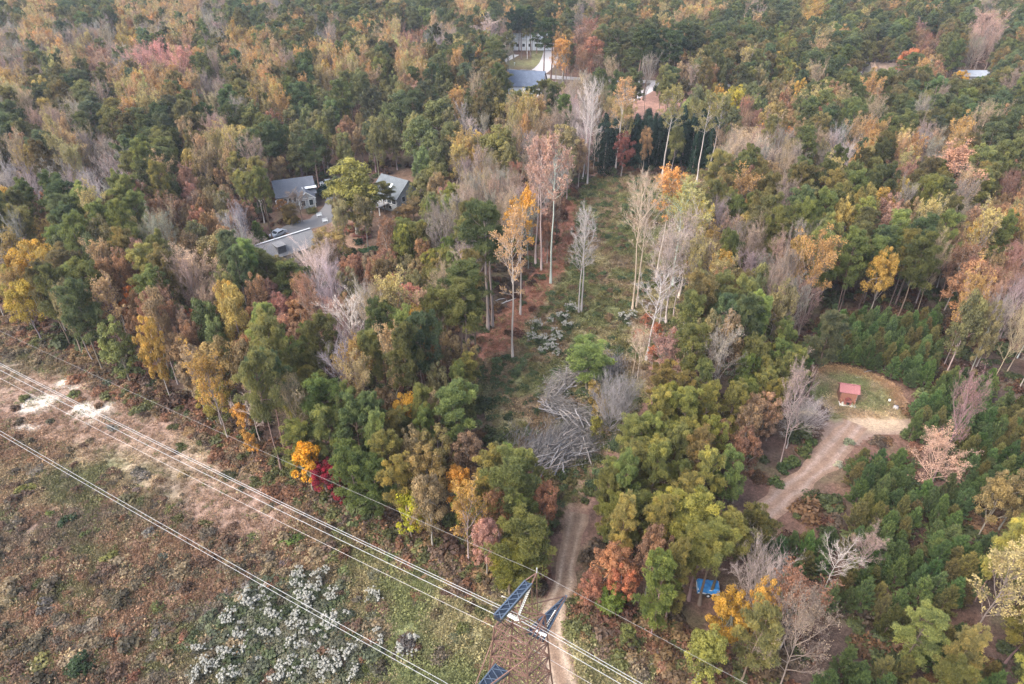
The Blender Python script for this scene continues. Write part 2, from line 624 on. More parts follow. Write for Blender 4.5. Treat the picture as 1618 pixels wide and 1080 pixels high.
def mk_bush(seed, rad=1., h=1., n=16, per=34, size=.13, needle=False):
    r = np.random.default_rng(seed)
    wood, crown = MB(), MB()
    for i in range(n):
        u = unit(r.normal(size=3))
        u[2] = abs(u[2])
        cc = u * np.array([rad * .75, rad * .75, h * .72]) * r.uniform(.45, 1)
        tube(wood, [(0, 0, 0), cc * np.array([.6, .6, .5]), cc], [.025, .018, .008], 3, .4, 0, False)
        v = sphere_pts(per, r)
        v[:, 2] = np.where(r.random(per) < .75, np.abs(v[:, 2]), v[:, 2])
        pts = cc + v * np.array([.42 * rad, .42 * rad, .32 * h]) * r.uniform(.5, 1, per)[:, None]
        cv = np.clip(r.normal(.5, .25) + r.normal(size=per) * .15, 0, 1)
        if needle:
            needles(crown, pts, v + np.array([0, 0, .9]), 3, .4 * h, .06, r, cv)
        else:
            leaves(crown, pts, v + r.normal(size=v.shape) * .5 + np.array([0, 0, .4]), size * r.uniform(.6, 1.3, per), r, cv)
    return wood, None, crown


def mk_white(seed, rad=1.1, h=1.6):
    r = np.random.default_rng(seed)
    wood, _, crown = mk_bush(seed, rad, h, 26, 44, .10)
    bloom = MB()
    for i in range(6):
        u = unit(r.normal(size=3))
        u[2] = abs(u[2]) * .8 + .2
        cc = u * np.array([rad * .85, rad * .85, h * .95])
        for s in range(9):
            c2 = cc + r.normal(size=3) * np.array([.23, .23, .10])
            v = sphere_pts(26, r)
            v[:, 2] = np.abs(v[:, 2])
            pts = c2 + v * r.uniform(.08, .14)
            leaves(bloom, pts, v + np.array([0, 0, .2]), r.uniform(.03, .055, 26), r, r.uniform(.3, .9, 26), 0, .9)
    return wood, bloom, crown


class Proto:
    def __init__(self, key, res, lm, h, rad, white=False):
        wood, br, crown = res
        self.h, self.rad = h, rad * {'pine': 1.33, 'leaf': 1.33, 'young': 1.2, 'sparse': 1.15, 'bare': 1.12}.get(key[0], 1.0)
        self.parts = []
        self.key = key
        if wood:
            self.parts.append(('stems' if white or key[0] == 'bush' else 'trunk', wood.mesh('trunk_' + key[0], [M_BARK], True), 'w'))
        if br:
            self.parts.append(('blossom', br.mesh('blossom', [M_BLOOM]), 'n') if white else ('branches', br.mesh('branches', [M_TWIG]), 'w'))
        if crown:
            self.parts.append(('foliage' if white or key[0] == 'bush' else ('crown' if not br else 'leaves'), crown.mesh('crown_' + key[0], [lm]), 'c'))
        j = MB()
        for m, (b) in enumerate((wood, br, crown)):
            if b:
                j.merge(b, m)
        self.joined = j.mesh('whole_' + key[0], [M_BARK, M_BLOOM if white else M_TWIG, lm])


PR = {}


def reg(kind, lst):
    PR[kind] = lst


reg('P', [Proto(('pine',), mk_pine(s, 18, 4.0, cb, n, 60), M_NEEDLE, 18, 4.0) for s, cb, n in ((1, .50, 30), (2, .58, 28), (3, .52, 34), (4, .46, 34), (5, .6, 26), (6, .5, 30))])
reg('p', [Proto(('pine',), mk_pine(s, 14, 3.3, cb, n, 60), M_NEEDLE, 14, 3.3) for s, cb, n in ((11, .28, 32), (12, .34, 28), (13, .25, 36), (14, .4, 26), (15, .3, 30))])
reg('Q', [Proto(('pine',), mk_pine(s, 24, 3.6, .62, 24, 52), M_NEEDLE, 24, 3.6) for s in (21, 22, 23)])
reg('T', [Proto(('leaf',), mk_leafy(s, 14, 4.2, .22, n, 125, .17, l), M_LEAF, 14, 4.2) for s, n, l in ((31, 80, 1.1), (32, 70, 1.25), (33, 90, 1.0), (34, 76, 1.15))])
reg('G', [Proto(('leaf',), mk_leafy(s, 16, 4.4, .18, n, 125, .19, l, c), M_LEAF, 16, 4.4) for s, n, l, c in ((41, 85, 1.2, .1), (42, 95, 1.05, .35), (43, 80, 1.25, .2), (44, 90, 1.1, 0))])
reg('s', [Proto(('leaf',), mk_leafy(s, 7, 2.2, .1, n, 80, .14, 1.4, .2), M_LEAF, 7, 2.2) for s, n in ((46, 40), (47, 34), (48, 44))])
reg('O', [Proto(('sparse',), mk_sparse(s, 18, 3.8, cb, 19, (45, 70), f * 1.3, .16, 1.1, .75), M_LEAF, 18, 3.8) for s, cb, f in ((51, .36, .8), (52, .3, .6), (53, .42, .9), (54, .33, .7))])
reg('b', [Proto(('sparse',), mk_sparse(s, 16, 4., cb, 18, (40, 68), f * 1.2, .10, .7, .7, 8), M_LEAF, 16, 4.) for s, cb, f in ((61, .3, .45), (62, .36, .3), (63, .28, .55), (64, .33, .35))])
reg('B', [Proto(('bare',), mk_bare(s, 16, 4., cb, nl, up, .72), M_LEAF, 16, 4.) for s, cb, nl, up in ((71, .32, 18, (45, 72)), (72, .4, 15, (38, 65)), (73, .28, 20, (50, 75)), (74, .35, 16, (35, 60)))])
reg('V', [Proto(('bare',), mk_bare(s, 10, 5.5, .1, 30, (22, 80), .62, 1, 10, 7, 5), M_LEAF, 10, 5.5) for s in (76, 77)])
reg('S', [Proto(('sparse',), mk_sparse(s, 26, 3.6, cb, 17, (25, 66), f * 1.3, .15, 1.2, .72), M_LEAF, 26, 3.6) for s, cb, f in ((81, .55, .55), (82, .48, .4), (83, .6, .7))])
reg('L', [Proto(('bare',), mk_bare(s, 25, 4., cb, 18, (30, 66), .72), M_LEAF, 25, 4.) for s, cb in ((86, .45), (87, .52))])
reg('y', [Proto(('young',), mk_young(s), M_NEEDLE, 6.5, 2.1) for s in (91, 92, 93, 94)])
reg('D', [Proto(('cedar',), mk_cedar(s), M_LEAF, 11, 2.3) for s in (96, 97)])
reg('u', [Proto(('bush',), mk_bush(s, 1., 1., n, 34, z), M_LEAF, 1., 1.) for s, n, z in ((101, 16, .13), (102, 12, .17), (103, 20, .1), (104, 14, .12))])
reg('w', [Proto(('white',), mk_white(s), M_LEAF, 1.6, 1.1, True) for s in (106, 107, 108)])

# ------------------------------------------------------------------ ground sheet
def row_color(x, y):
    rust = np.array([.185, .115, .08])
    tan = np.array([.265, .21, .135])
    olive = np.array([.085, .092, .042])
    grey = np.array([.125, .10, .085])
    pink = np.array([.205, .138, .105])
    straw = np.array([.235, .215, .12])
    a = fbm(x, y, 15, 3)
    b = fbm(x, y, 8, 9)
    c = fbm(x, y, 11, 21)
    col = rust + (tan - rust) * sstep(.45, .7, a)[..., None]
    col = col + (olive - col) * (sstep(.5, .66, b) * .85)[..., None]
    col = col + (grey - col) * (sstep(.56, .72, c) * .7)[..., None]
    # towards the tower the strip is mown straw and green; along the wood edge further out it is pinkish bare ground
    px, py, _ = proj(x, y, 0)
    near = sstep(430, 640, px) * sstep(760, 860, py)
    s2 = straw + (np.array([.15, .165, .075]) - straw) * sstep(.42, .62, b)[..., None]
    col = col + (s2 - col) * (near * .85)[..., None]
    e = segdist(x, y, gp((-200, 560), (40, 625), (160, 660), (300, 730), (400, 790)))
    bare = sstep(9, 2.5, e + 10 * (a - .5))
    col = col + (pink - col) * (bare * .8)[..., None]
    dk = segdist(x, y, gp((0, 560), (90, 580)))
    col = col * (1 - .0 * dk[..., None])
    col = col * 1.22
    sand = np.array([.46, .40, .335])
    for (qx, qy, rr) in ((62, 637, 3.0), (45, 642, 2.0), (80, 632, 1.6), (145, 650, 2.8), (165, 645, 2.0), (130, 642, 1.5), (140, 668, 1.3), (45, 675, 1.5), (105, 605, 1.5), (120, 612, 1.2)):
        g = G(qx, qy)
        d = np.hypot((x - g[0]) * .7 + (y - g[1]) * .2, y - g[1])
        col = col + (sand - col) * (sstep(rr, rr * .35, d + 3.2 * (fbm(x, y, 2.2, 5) - .5)))[..., None]
    return col


def field_color(x, y):
    g1 = np.array([.135, .14, .062])
    g2 = np.array([.235, .20, .11])
    br = np.array([.19, .13, .09])
    a = fbm(x, y, 10, 31)
    b = fbm(x, y, 5, 37)
    col = g1 + (g2 - g1) * sstep(.42, .64, a)[..., None]
    col = col + (br - col) * (sstep(.48, .64, b) * .8)[..., None]
    return col


def floor_color(x, y):
    a = fbm(x, y, 12, 41)
    b = fbm(x, y, 4, 43)
    l1 = np.array([.12, .068, .050])
    l2 = np.array([.078, .052, .041])
    l3 = np.array([.11, .095, .05])
    col = l2 + (l1 - l2) * sstep(.35, .6, a)[..., None]
    return col + (l3 - col) * (sstep(.52, .7, b) * .6)[..., None]


def ground_color(x, y):
    wx = x + 3 * (fbm(x, y, 6, 51) - .5) * 2
    wy = y + 3 * (fbm(x, y, 6, 57) - .5) * 2
    col = floor_color(x, y)
    m = inpoly(wx, wy, ROW)
    col[m] = row_color(x, y)[m]
    m = inpoly(wx, wy, FIELD)
    col[m] = field_color(x, y)[m]
    lit = np.array([.27, .115, .08])
    m = inpoly(wx, wy, LITTER)
    k = (.55 + .6 * fbm(x, y, 4, 61))[..., None]
    col[m] = (lit * k + col * .15)[m]
    m = inpoly(wx, wy, RAIL)
    col[m] = (np.array([.30, .17, .13]) * (.6 + .7 * fbm(x, y, 7, 63))[..., None])[m]
    m = inpoly(wx, wy, YARD)
    col[m] = (np.array([.20, .125, .085]) * (.55 + .8 * fbm(x, y, 5, 65))[..., None])[m]
    m = inpoly(wx, wy, LAWN)
    col[m] = np.array([.17, .16, .075])
    # top of the clearing: pinkish bare earth
    for (qx, qy, rr) in ((1075, 285, 9), (1110, 320, 6), (1060, 282, 8), (960, 282, 8), (1000, 285, 6)):
        g = G(qx, qy)
        d = np.hypot(x - g[0], y - g[1])
        w = sstep(rr, rr * .3, d + 8 * (fbm(x, y, 4, 67) - .5))[..., None]
        col = col + (np.array([.33, .19, .14]) - col) * w
    td = segdist(wx, wy, TRACK[7:])
    w = (sstep(3.0, .8, td) * .8)[..., None]
    col = col + (np.array([.24, .135, .10]) - col) * w
    return col


def axis(a, b, st, lo, hi):
    mid = list(np.arange(a, b + .01, st))
    s, v = st, b
    while v < hi:
        s *= 1.22
        v += s
        mid.append(v)
    s, v = st, a
    while v > lo:
        s *= 1.22
        v -= s
        mid.insert(0, v)
    return np.array(mid)


gx = axis(-135, 110, 1.0, -6000, 6000)
gy = axis(30, 250, 1.0, -3000, 8000)
X, Y = np.meshgrid(gx, gy)
colr = ground_color(X.ravel(), Y.ravel())
nx, ny = len(gx), len(gy)
idx = np.arange(nx * ny).reshape(ny, nx)
Fq = np.stack([idx[:-1, :-1].ravel(), idx[:-1, 1:].ravel(), idx[1:, 1:].ravel(), idx[1:, :-1].ravel()], 1)
M_GROUND = ground_mat('ground_soil')
gm = mesh_np('ground', np.c_[X.ravel(), Y.ravel(), np.zeros(nx * ny)], Fq, [M_GROUND], None, {'col': ('FLOAT_COLOR', np.c_[colr, np.ones(len(colr))])})


def link(name, me, parent=None, **kw):
    o = bpy.data.objects.new(name, me)
    COL.objects.link(o)
    if parent is not None:
        o.parent = parent
    for k, v in kw.items():
        o[k] = v
    return o


link('ground', gm, kind='structure')


def ribbon(name, line, width, z, colf, mat, across=9, step=1.0, ragged=.5, seed=0):
    L = np.array([p[:2] for p in line], float)
    # smooth
    for _ in range(3):
        Q = [L[0]]
        for a, b in zip(L[:-1], L[1:]):
            Q += [a * .75 + b * .25, a * .25 + b * .75]
        Q.append(L[-1])
        L = np.array(Q)
    s = np.r_[0, np.cumsum(np.hypot(*np.diff(L, axis=0).T))]
    n = max(4, int(s[-1] / step))
    u = np.linspace(0, s[-1], n)
    C = np.c_[np.interp(u, s, L[:, 0]), np.interp(u, s, L[:, 1])]
    T = unit(np.gradient(C, axis=0))
    Nn = np.c_[-T[:, 1], T[:, 0]]
    wl = np.broadcast_to(np.asarray(width(u / s[-1]) if callable(width) else width, float), (n,))
    a = np.linspace(-1, 1, across)
    eL = 1 + ragged * 2 * (vnoise(u, u * 0 + seed, 2.5, seed) - .5)
    eR = 1 + ragged * 2 * (vnoise(u, u * 0 + seed + 40, 2.5, seed + 3) - .5)
    off = np.where(a[None] < 0, a[None] * eL[:, None], a[None] * eR[:, None]) * wl[:, None] * .5
    V = C[:, None] + off[..., None] * Nn[:, None]
    V = np.concatenate([V, np.full((n, across, 1), z)], 2).reshape(-1, 3)
    ii = np.arange(n * across).reshape(n, across)
    F = np.stack([ii[:-1, :-1].ravel(), ii[1:, :-1].ravel(), ii[1:, 1:].ravel(), ii[:-1, 1:].ravel()], 1)[:, ::-1]
    col = colf(np.repeat(u[:, None], across, 1).ravel(), np.repeat(a[None], n, 0).ravel(), V[:, 0], V[:, 1])
    me = mesh_np(name, V, F, [mat], None, {'col': ('FLOAT_COLOR', np.c_[col, np.ones(len(col))])})
    return link(name, me, kind='structure')


def track_col(u, a, x, y):
    base = np.array([.185, .122, .084])
    rut = np.array([.37, .28, .205])
    k = np.exp(-((np.abs(a) - .5) / .2) ** 2) * (.55 + .6 * vnoise(x, y, 2.0, 3)) * (.25 + .75 * sstep(34, 12, u))
    return base * (.75 + .5 * fbm(x, y, 2, 8))[:, None] + (rut - base) * np.clip(k, 0, 1)[:, None]


M_DIRT = ground_mat('dirt', 'col', 4., .3, .4)
ribbon('dirt_track', TRACK[:9], lambda t: 3.9 - 1.5 * t, .02, track_col, M_DIRT, 17, .6, .35, 1)
ribbon('side_track', SIDE, lambda t: 3.9 - 1.2 * t, .024, lambda u, a, x, y: np.array([.205, .132, .095]) * (.7 + .6 * fbm(x, y, 1.6, 8))[:, None] + (.06 * np.exp(-((np.abs(a) - .45) / .2) ** 2))[:, None], M_DIRT, 13, .5, .5, 5)
asph = lambda c: (lambda u, a, x, y: np.array(c) * (.85 + .3 * fbm(x, y, 6, 8))[:, None])
M_ROAD = ground_mat('road_surface', 'col', 6., .08, .1)
ribbon('street', STREET, lambda t: 11 - 6 * sstep(0, .3, t), .02, asph((.30, .28, .27)), M_ROAD, 5, 2, .03)
ribbon('side_street', SIDESTREET, 8, .028, asph((.40, .37, .36)), M_ROAD, 5, 2, .03)
ribbon('driveway', DRIVE1, 4.5, .032, asph((.46, .42, .41)), M_ROAD, 5, 2, .05)
ribbon('driveway', DRIVE2, 3.5, .032, asph((.5, .48, .46)), M_ROAD, 5, 2, .05)
ribbon('driveway', YARDDRIVE, lambda t: 6.5 - 3.0 * sstep(.3, .6, t), .02, asph((.18, .17, .165)), M_ROAD, 7, 1, .25, 4)


def clearing_col(x, y):
    px, py, _ = proj(x, y, 0)
    gr = np.array([.17, .185, .085])
    tan = np.array([.29, .225, .15])
    dirt = np.array([.20, .138, .108])
    a = fbm(x, y, 4, 71)
    col = gr + (tan - gr) * sstep(.42, .66, a)[:, None]
    ed = segdist(x, y, CLEARING[:6])
    col = col + (np.array([.27, .16, .10]) - col) * (sstep(3.2, 1.2, ed + 2 * (a - .5)) * .8)[:, None]
    k = sstep(648, 664, py + 24 * (a - .5))
    col = col + (dirt - col) * k[:, None]
    g = G(1385, 664)
    chips = sstep(3.6, 1.5, np.hypot((x - g[0]) * .55, y - g[1]) + 2.2 * (fbm(x, y, 1.1, 73) - .5))
    col = col + (np.array([.40, .30, .20]) - col) * (chips * .75)[:, None]
    return col


cp = np.array(CLEARING)
cx = np.arange(cp[:, 0].min() - 3, cp[:, 0].max() + 3, .6)
cy = np.arange(cp[:, 1].min() - 3, cp[:, 1].max() + 3, .6)
X, Y = np.meshgrid(cx, cy)
idx = np.arange(X.size).reshape(X.shape)
Fq = np.stack([idx[:-1, :-1].ravel(), idx[:-1, 1:].ravel(), idx[1:, 1:].ravel(), idx[1:, :-1].ravel()], 1)
fx, fy = X.ravel()[Fq].mean(1), Y.ravel()[Fq].mean(1)
keep = inpoly(fx + 1.6 * (fbm(fx, fy, 3, 75) - .5), fy + 1.6 * (fbm(fx, fy, 3, 77) - .5), CLEARING)
col = clearing_col(X.ravel(), Y.ravel())
link('clearing', mesh_np('clearing', np.c_[X.ravel(), Y.ravel(), np.full(X.size, .012)], Fq[keep], [M_DIRT], None, {'col': ('FLOAT_COLOR', np.c_[col, np.ones(len(col))])}), kind='structure')

# ------------------------------------------------------------------ what grows where: one letter per 45 pixel patch of the photograph
GRID = """
POPPOOObPbPP PPPPOPPPbPPP OPbPYPPPPPbP
bObbYbObYPPb PORbPb.PRPPP PPPpPPPPRPbP
bbORbRRPOOPO OPOPPP.ORPPP PPPpPP..T..P
OPPPOOObPOPG PGPGPPPbbb.. GYGTPPPPPPPP
PbbPPPPbPPGG TGGGBTObBODG DGRTPPPPPPPP
PPObPPPOPTGT GGGGYGbTTDRD DbbbbBOObOPP
BBBBBPRTPPHG G..TbbRB...O .PPbPPPRPbPR
PRPPPRRTR..T G..pbbbR..bO GPPbPPPPPbTT
BYPPPbTTB..T RRpbP....... YbPPPTPPPPPO
YYPPPPbTPPBB TTTpB....... OPbbPPPPPRRR
YPPPRPbbPRRB TTRPPp...... PPPbbPPPPORB
GPPGRPRGPRTR BPPPP....... PPPPPyyyyPPb
..PPPPTTTPpP BPPTT......R PPppyyyyyPP.
....PPTYTPpp OTPTp......p pPpp....PyyP
......RTRPbp pYpPp......p ppTbb...yyyy
........Y.pp ppTpTp....pp pTRb..yybbyy
...........R ppTTOpp..ppp ppR..yyybRyy
............ pRYTYRpR.ppp ppR.yyyyyyRT
............ ..YRGRPp.pPp ppbyyyyyGyRp
............ .....RPP.RRG ppy.y.yyyyyp
............ .........GRp ...yRyy.yypO
............ ..........Rb pYY.R..ypRpp
............ ...........G GYp.b.Rppypp
............ ...........R RGb.Ryyyppyp
"""
GRID = [list(l.replace(' ', '')) for l in GRID.strip().splitlines()]
GA = np.array([[ord(c) for c in l] for l in GRID])

TINTS = {
    'P': [('dark green', (.108, .132, .064)), ('bluish green', (.104, .138, .078)), ('mid green', (.140, .162, .070)), ('brownish green', (.162, .148, .074))],
    'p': [('yellow green', (.250, .252, .088)), ('light green', (.205, .240, .096)), ('olive green', (.220, .215, .086)), ('mid green', (.180, .212, .084))],
    'T': [('tan', (.27, .195, .12)), ('khaki', (.20, .17, .09)), ('rusty tan', (.27, .165, .10))],
    'G': [('olive', (.145, .14, .066)), ('leaf green', (.115, .132, .062)), ('yellow green', (.175, .17, .07))],
    'O': [('orange', (.38, .23, .095)), ('peach', (.36, .25, .14)), ('pale yellow', (.35, .285, .125))],
    'R': [('rust red', (.23, .12, .085)), ('russet', (.26, .155, .10)), ('salmon', (.32, .195, .155))],
    'Y': [('golden', (.38, .25, .07)), ('yellow', (.36, .28, .10))],
    'b': [('pinkish', (.25, .188, .155)), ('buff', (.28, .22, .15)), ('greyish', (.23, .205, .18))],
    'B': [('pale grey', (.25, .232, .22)), ('silver grey', (.28, .265, .25)), ('pinkish grey', (.27, .228, .21))],
    'y': [('deep green', (.090, .145, .066)), ('green', (.112, .172, .072)), ('brownish', (.150, .152, .070))],
    'D': [('blackish green', (.020, .040, .027))],
    's': [('reddish', (.24, .10, .07)), ('orange brown', (.30, .17, .07)), ('olive', (.13, .13, .06))],
}
KIND = {'P': 'pine_tree', 'p': 'pine_tree', 'Q': 'pine_tree', 'T': 'broadleaf_tree', 'G': 'broadleaf_tree', 's': 'sapling', 'O': 'autumn_tree', 'S': 'autumn_tree',
        'b': 'bare_tree', 'B': 'bare_tree', 'V': 'bare_tree', 'L': 'bare_tree', 'y': 'young_pine', 'D': 'cedar_tree'}
PHRASE = {'P': 'pine', 'p': 'spreading pine', 'Q': 'tall bare-stemmed pine', 'T': 'round leafy tree', 'G': 'full leafy tree', 's': 'small leafy sapling', 'O': 'thinning autumn tree',
          'S': 'tall thin-topped tree', 'b': 'twiggy leafless tree', 'B': 'bare branching tree', 'V': 'many-stemmed bare tree', 'L': 'tall bare trunked tree', 'y': 'young pine', 'D': 'dark pointed conifer'}
SIZE = {'P': (14.5, 19, 3.0), 'p': (9.5, 13.5, 2.3), 'T': (10, 14, 2.8), 'G': (12, 16, 3.3), 'O': (13, 17, 2.6), 'b': (11, 16, 3.0), 'B': (11, 15, 3.0), 'y': (4.0, 6.4, 1.6), 'D': (10, 14, 2.3), 'R': (10, 14, 2.7), 'Y': (10, 14, 2.7)}
BARK = {'pine': (.15, .11, .09), 'grey': (.22, .19, .17), 'pale': (.30, .27, .245)}
trees = []


def jit(c, a=.16):
    c = np.array(c) * (1 + a * rng.normal())
    return tuple(np.clip(c * (1 + .06 * rng.normal(size=3)), .01, .8))


def add_tree(typ, x, y, h, r, tint, name, bark=None, phrase=None, rot=None, fixed=False):
    if bark is None:
        if typ in 'PpQy':
            bark = jit(BARK['pine'])
        elif typ in 'BVL':
            bark = tint
        elif typ == 'b':
            bark = tuple(np.array(tint) * .8 + .03)
        elif typ == 'S':
            bark = jit(BARK['pale'], .08)
        else:
            bark = jit(BARK['grey'])
    px, py, Z = proj(x, y, h * .75)
    trees.append(dict(t=typ, x=x, y=y, h=h, r=r, tint=tint, bark=bark, name=name, px=px, py=py, Z=Z, phrase=phrase or PHRASE[typ], rot=rng.uniform(0, 2 * PI) if rot is None else rot, fixed=fixed))


def EB(typ, px, py, h, r, name, tint, **k):
    g = G(px, py)
    add_tree(typ, g[0], g[1], h, r, tint, name, fixed=True, **k)


def EC(typ, px, py, h, r, name, tint, **k):
    Z0 = proj(*G(px, py, h * .72))[2]
    f = float(np.clip((Z0 - 70) / 100, 0, 1))
    r *= .70 + .28 * f
    h *= .88 + .12 * f
    g = G(px, py, h * .72)
    add_tree(typ, g[0], g[1], h, r, tint, name, fixed=True, **k)


# --- the trees one can name by sight, each put where it stands
EB('S', 810, 567, 26, 3.6, 'peach topped', (.44, .28, .15), bark=(.36, .32, .28))
EB('S', 822, 497, 24, 3.4, 'orange topped', (.48, .26, .05), bark=(.34, .30, .27))
EB('L', 918, 492, 20.5, 3.8, 'silvery', (.30, .285, .27))
EB('L', 914, 494, 19, 3.0, 'pale silvery', (.29, .275, .26))
EB('S', 870, 447, 29, 4.0, 'pinkish topped', (.38, .24, .20), bark=(.31, .35, .31))
EB('S', 855, 427, 27, 3.6, 'rosy', (.36, .22, .18), bark=(.36, .29, .27))
EB('S', 846, 418, 27, 3.6, 'pinkish grey', (.34, .23, .20), bark=(.33, .27, .26))
EB('Q', 771, 520, 24, 4.2, 'dark green', (.09, .12, .06), bark=(.24, .20, .18))
EB('Q', 778, 516, 24, 3.8, 'mid green', (.10, .13, .06), bark=(.22, .18, .16))
EB('Q', 743, 612, 19, 4.2, 'olive green', (.13, .145, .06), bark=(.17, .13, .11))
EB('Q', 728, 588, 20, 4.2, 'green', (.11, .14, .06))
EB('L', 999, 490, 26, 4.0, 'tan grey', (.32, .265, .20))
EB('L', 1005, 486, 25, 3.6, 'pale buff', (.33, .275, .215))
EB('S', 1037, 440, 23, 4.4, 'bright orange', (.50, .26, .09), bark=(.34, .30, .26))
EB('S', 1062, 452, 22, 4.2, 'pale lime', (.33, .31, .12), bark=(.31, .40, .34))
EB('S', 1072, 470, 22, 4.0, 'pale yellow green', (.34, .31, .13), bark=(.40, .36, .31))
EB('O', 1088, 440, 15, 3.4, 'yellow', (.46, .36, .08), bark=(.4, .36, .3))
EB('L', 1052, 512, 19, 4.2, 'whitish', (.33, .29, .265))
EB('b', 1040, 520, 18, 4.2, 'whitish pink', (.31, .26, .235))
EB('b', 1064, 500, 18, 4.0, 'pale pinkish', (.30, .245, .22))
EB('L', 1021, 568, 17, 4.2, 'white limbed', (.33, .315, .305))
EB('L', 1000, 590, 9, 2.2, 'slim tan', (.33, .27, .2), phrase='bare tree')
EB('b', 1007, 600, 8, 2., 'slim buff', (.44, .36, .28))
for q, (a, b) in enumerate(((1020, 520), (1036, 535), (1045, 555), (1030, 572), (1008, 545), (1060, 545))):
    EB('s', a, b, 3.6, 1.6, 'reddish orange' if q % 2 else 'rusty', (.36, .13, .07) if q % 2 else (.28, .12, .08))
EC('O', 1095, 468, 9, 2.6, 'flame orange', (.50, .20, .03))
EB('S', 1046, 278, 24, 4.4, 'olive yellow topped', (.24, .21, .08), bark=(.30, .28, .26))
EB('S', 1100, 292, 23, 4.2, 'olive topped', (.20, .18, .07), bark=(.34, .31, .285))
EB('S', 1118, 280, 22, 4.2, 'green topped', (.16, .16, .06))
EB('L', 928, 292, 26, 4.2, 'greyish white', (.30, .28, .265))
EB('L', 920, 286, 25, 4.0, 'grey', (.40, .37, .35))
EB('S', 972, 273, 25, 4.4, 'orange tipped grey', (.46, .28, .14), bark=(.30, .28, .265))
EC('T', 986, 228, 13, 4.0, 'maroon', (.20, .075, .065))
for k, xx in enumerate(range(945, 1135, 13)):
    EB('D', xx, 268 + (k * 7) % 9 - 10, 12 + (k * 5) % 4, 2.9, 'blackish green', (.017, .036, .026))
for k, xx in enumerate(range(952, 1130, 17)):
    EB('D', xx, 248 + (k * 5) % 7, 13, 2.9, 'dark bluish green', (.02, .04, .03))
EB('p', 927, 618, 9, 4.4, 'fresh green', (.17, .24, .09), phrase='lone pine')
EB('s', 938, 650, 6.5, 1.9, 'mustard', (.24, .17, .045))
EB('s', 941, 700, 5.5, 1.5, 'olive yellow', (.17, .16, .04))
EB('s', 948, 670, 5, 1.8, 'olive orange', (.22, .16, .05))
EB('V', 962, 682, 9.5, 4.4, 'ash grey', (.20, .195, .195), phrase='leafless tangled tree')
EB('V', 985, 660, 8, 3.6, 'greyish', (.19, .185, .18), phrase='leafless tangled tree')
EB('G', 565, 372, 18, 9.0, 'bright yellow green', (.20, .19, .055), phrase='huge leafy tree')
EB('y', 413, 390, 6.5, 2.2, 'lime', (.15, .22, .07))
EC('T', 520, 380, 10, 5.6, 'mustard tan', (.24, .18, .075))
EC('T', 600, 205, 15, 6, 'olive tan', (.16, .15, .06))
EC('G', 665, 215, 18, 7, 'leaf green', (.115, .135, .055), phrase='huge leafy tree')
EC('G', 640, 165, 18, 7, 'soft green', (.095, .12, .055))
EC('G', 690, 180, 18, 6.5, 'olive green', (.12, .13, .055))
EC('G', 785, 225, 18, 7, 'olive yellow', (.17, .16, .055), phrase='huge leafy tree')
EC('T', 785, 180, 16, 5, 'ochre', (.24, .20, .07))
EC('T', 885, 225, 18, 7, 'ochre tan', (.22, .18, .09))
EC('T', 850, 175, 17, 5, 'peach tan', (.34, .23, .14))
EC('G', 685, 275, 13, 5, 'khaki green', (.15, .145, .055))
EC('V', 1208, 905, 12.5, 7.0, 'pinkish grey', (.29, .25, .23))
EB('B', 1300, 938, 8.5, 2.7, 'white stemmed', (.36, .33, .30))
EB('b', 1348, 915, 7, 2.2, 'dull pink', (.30, .22, .20))
EC('V', 1192, 245, 15, 7.5, 'buff brown', (.40, .33, .26), phrase='broad crowned leafless tree')
EC('b', 1180, 240, 14, 7, 'buff', (.36, .27, .18))
EC('T', 1222, 190, 18, 6, 'olive orange', (.24, .18, .07))
EC('T', 1205, 212, 12, 3.5, 'vivid orange', (.48, .23, .06))
EC('T', 1246, 218, 12, 3.5, 'deep orange', (.44, .20, .07))
EC('T', 1163, 158, 17, 5.5, 'greenish gold', (.32, .27, .045))
EC('T', 648, 472, 12, 4.0, 'salmon pink', (.42, .20, .16))
EC('b', 255, 100, 18, 6.5, 'rose pink', (.46, .22, .20))
EC('b', 225, 112, 17, 6, 'dusky rose', (.42, .22, .20))
EC('b', 285, 108, 17, 6, 'coral pink', (.44, .22, .19))
EB('T', 520, 786, 6.5, 2.4, 'crimson', (.23, .018, .038))
EB('T', 540, 800, 3.6, 1.3, 'dark crimson', (.18, .02, .03))
EB('s', 497, 780, 10, 2.9, 'amber', (.52, .27, .03))
EC('T', 638, 648, 12, 3.9, 'golden', (.42, .25, .04))
EB('s', 652, 852, 8.5, 2.6, 'lime yellow', (.32, .31, .03))
EB('s', 668, 845, 5.5, 2.2, 'mustard yellow', (.34, .25, .04))
EC('p', 720, 655, 15, 5.0, 'light green', (0.16, .215, .09))
EC('p', 513, 640, 15, 4.4, 'grass green', (.14, .20, .075))
EC('p', 557, 672, 15, 3.8, 'soft green', (.13, .18, .085))
EC('p', 588, 660, 15, 3.4, 'pale green', (.14, .19, .09))
EC('p', 560, 745, 13, 3.6, 'green', (.13, .175, .065))
EC('p', 590, 760, 12, 3.6, 'deep green', (.11, .155, .06))
EC('T', 672, 740, 14, 4.8, 'khaki orange', (.25, .18, .075))
EC('T', 690, 705, 13, 4.2, 'ochre green', (.20, .165, .07))
EC('G', 735, 790, 10, 3.6, 'lime green', (.20, .20, .045))
EC('T', 725, 755, 11, 3.2, 'orange', (.40, .20, .045))
EC('p', 812, 760, 15, 5.0, 'light olive green', (.165, .195, .08))
EC('p', 826, 850, 13, 5.2, 'olive green', (.15, .165, .06))
EC('p', 805, 890, 9, 3.6, 'yellowish green', (.18, .19, .05))
EC('T', 788, 800, 11, 3.6, 'rusty brown', (.25, .135, .08))
EC('T', 862, 790, 11, 3.2, 'brick brown', (.26, .13, .085))
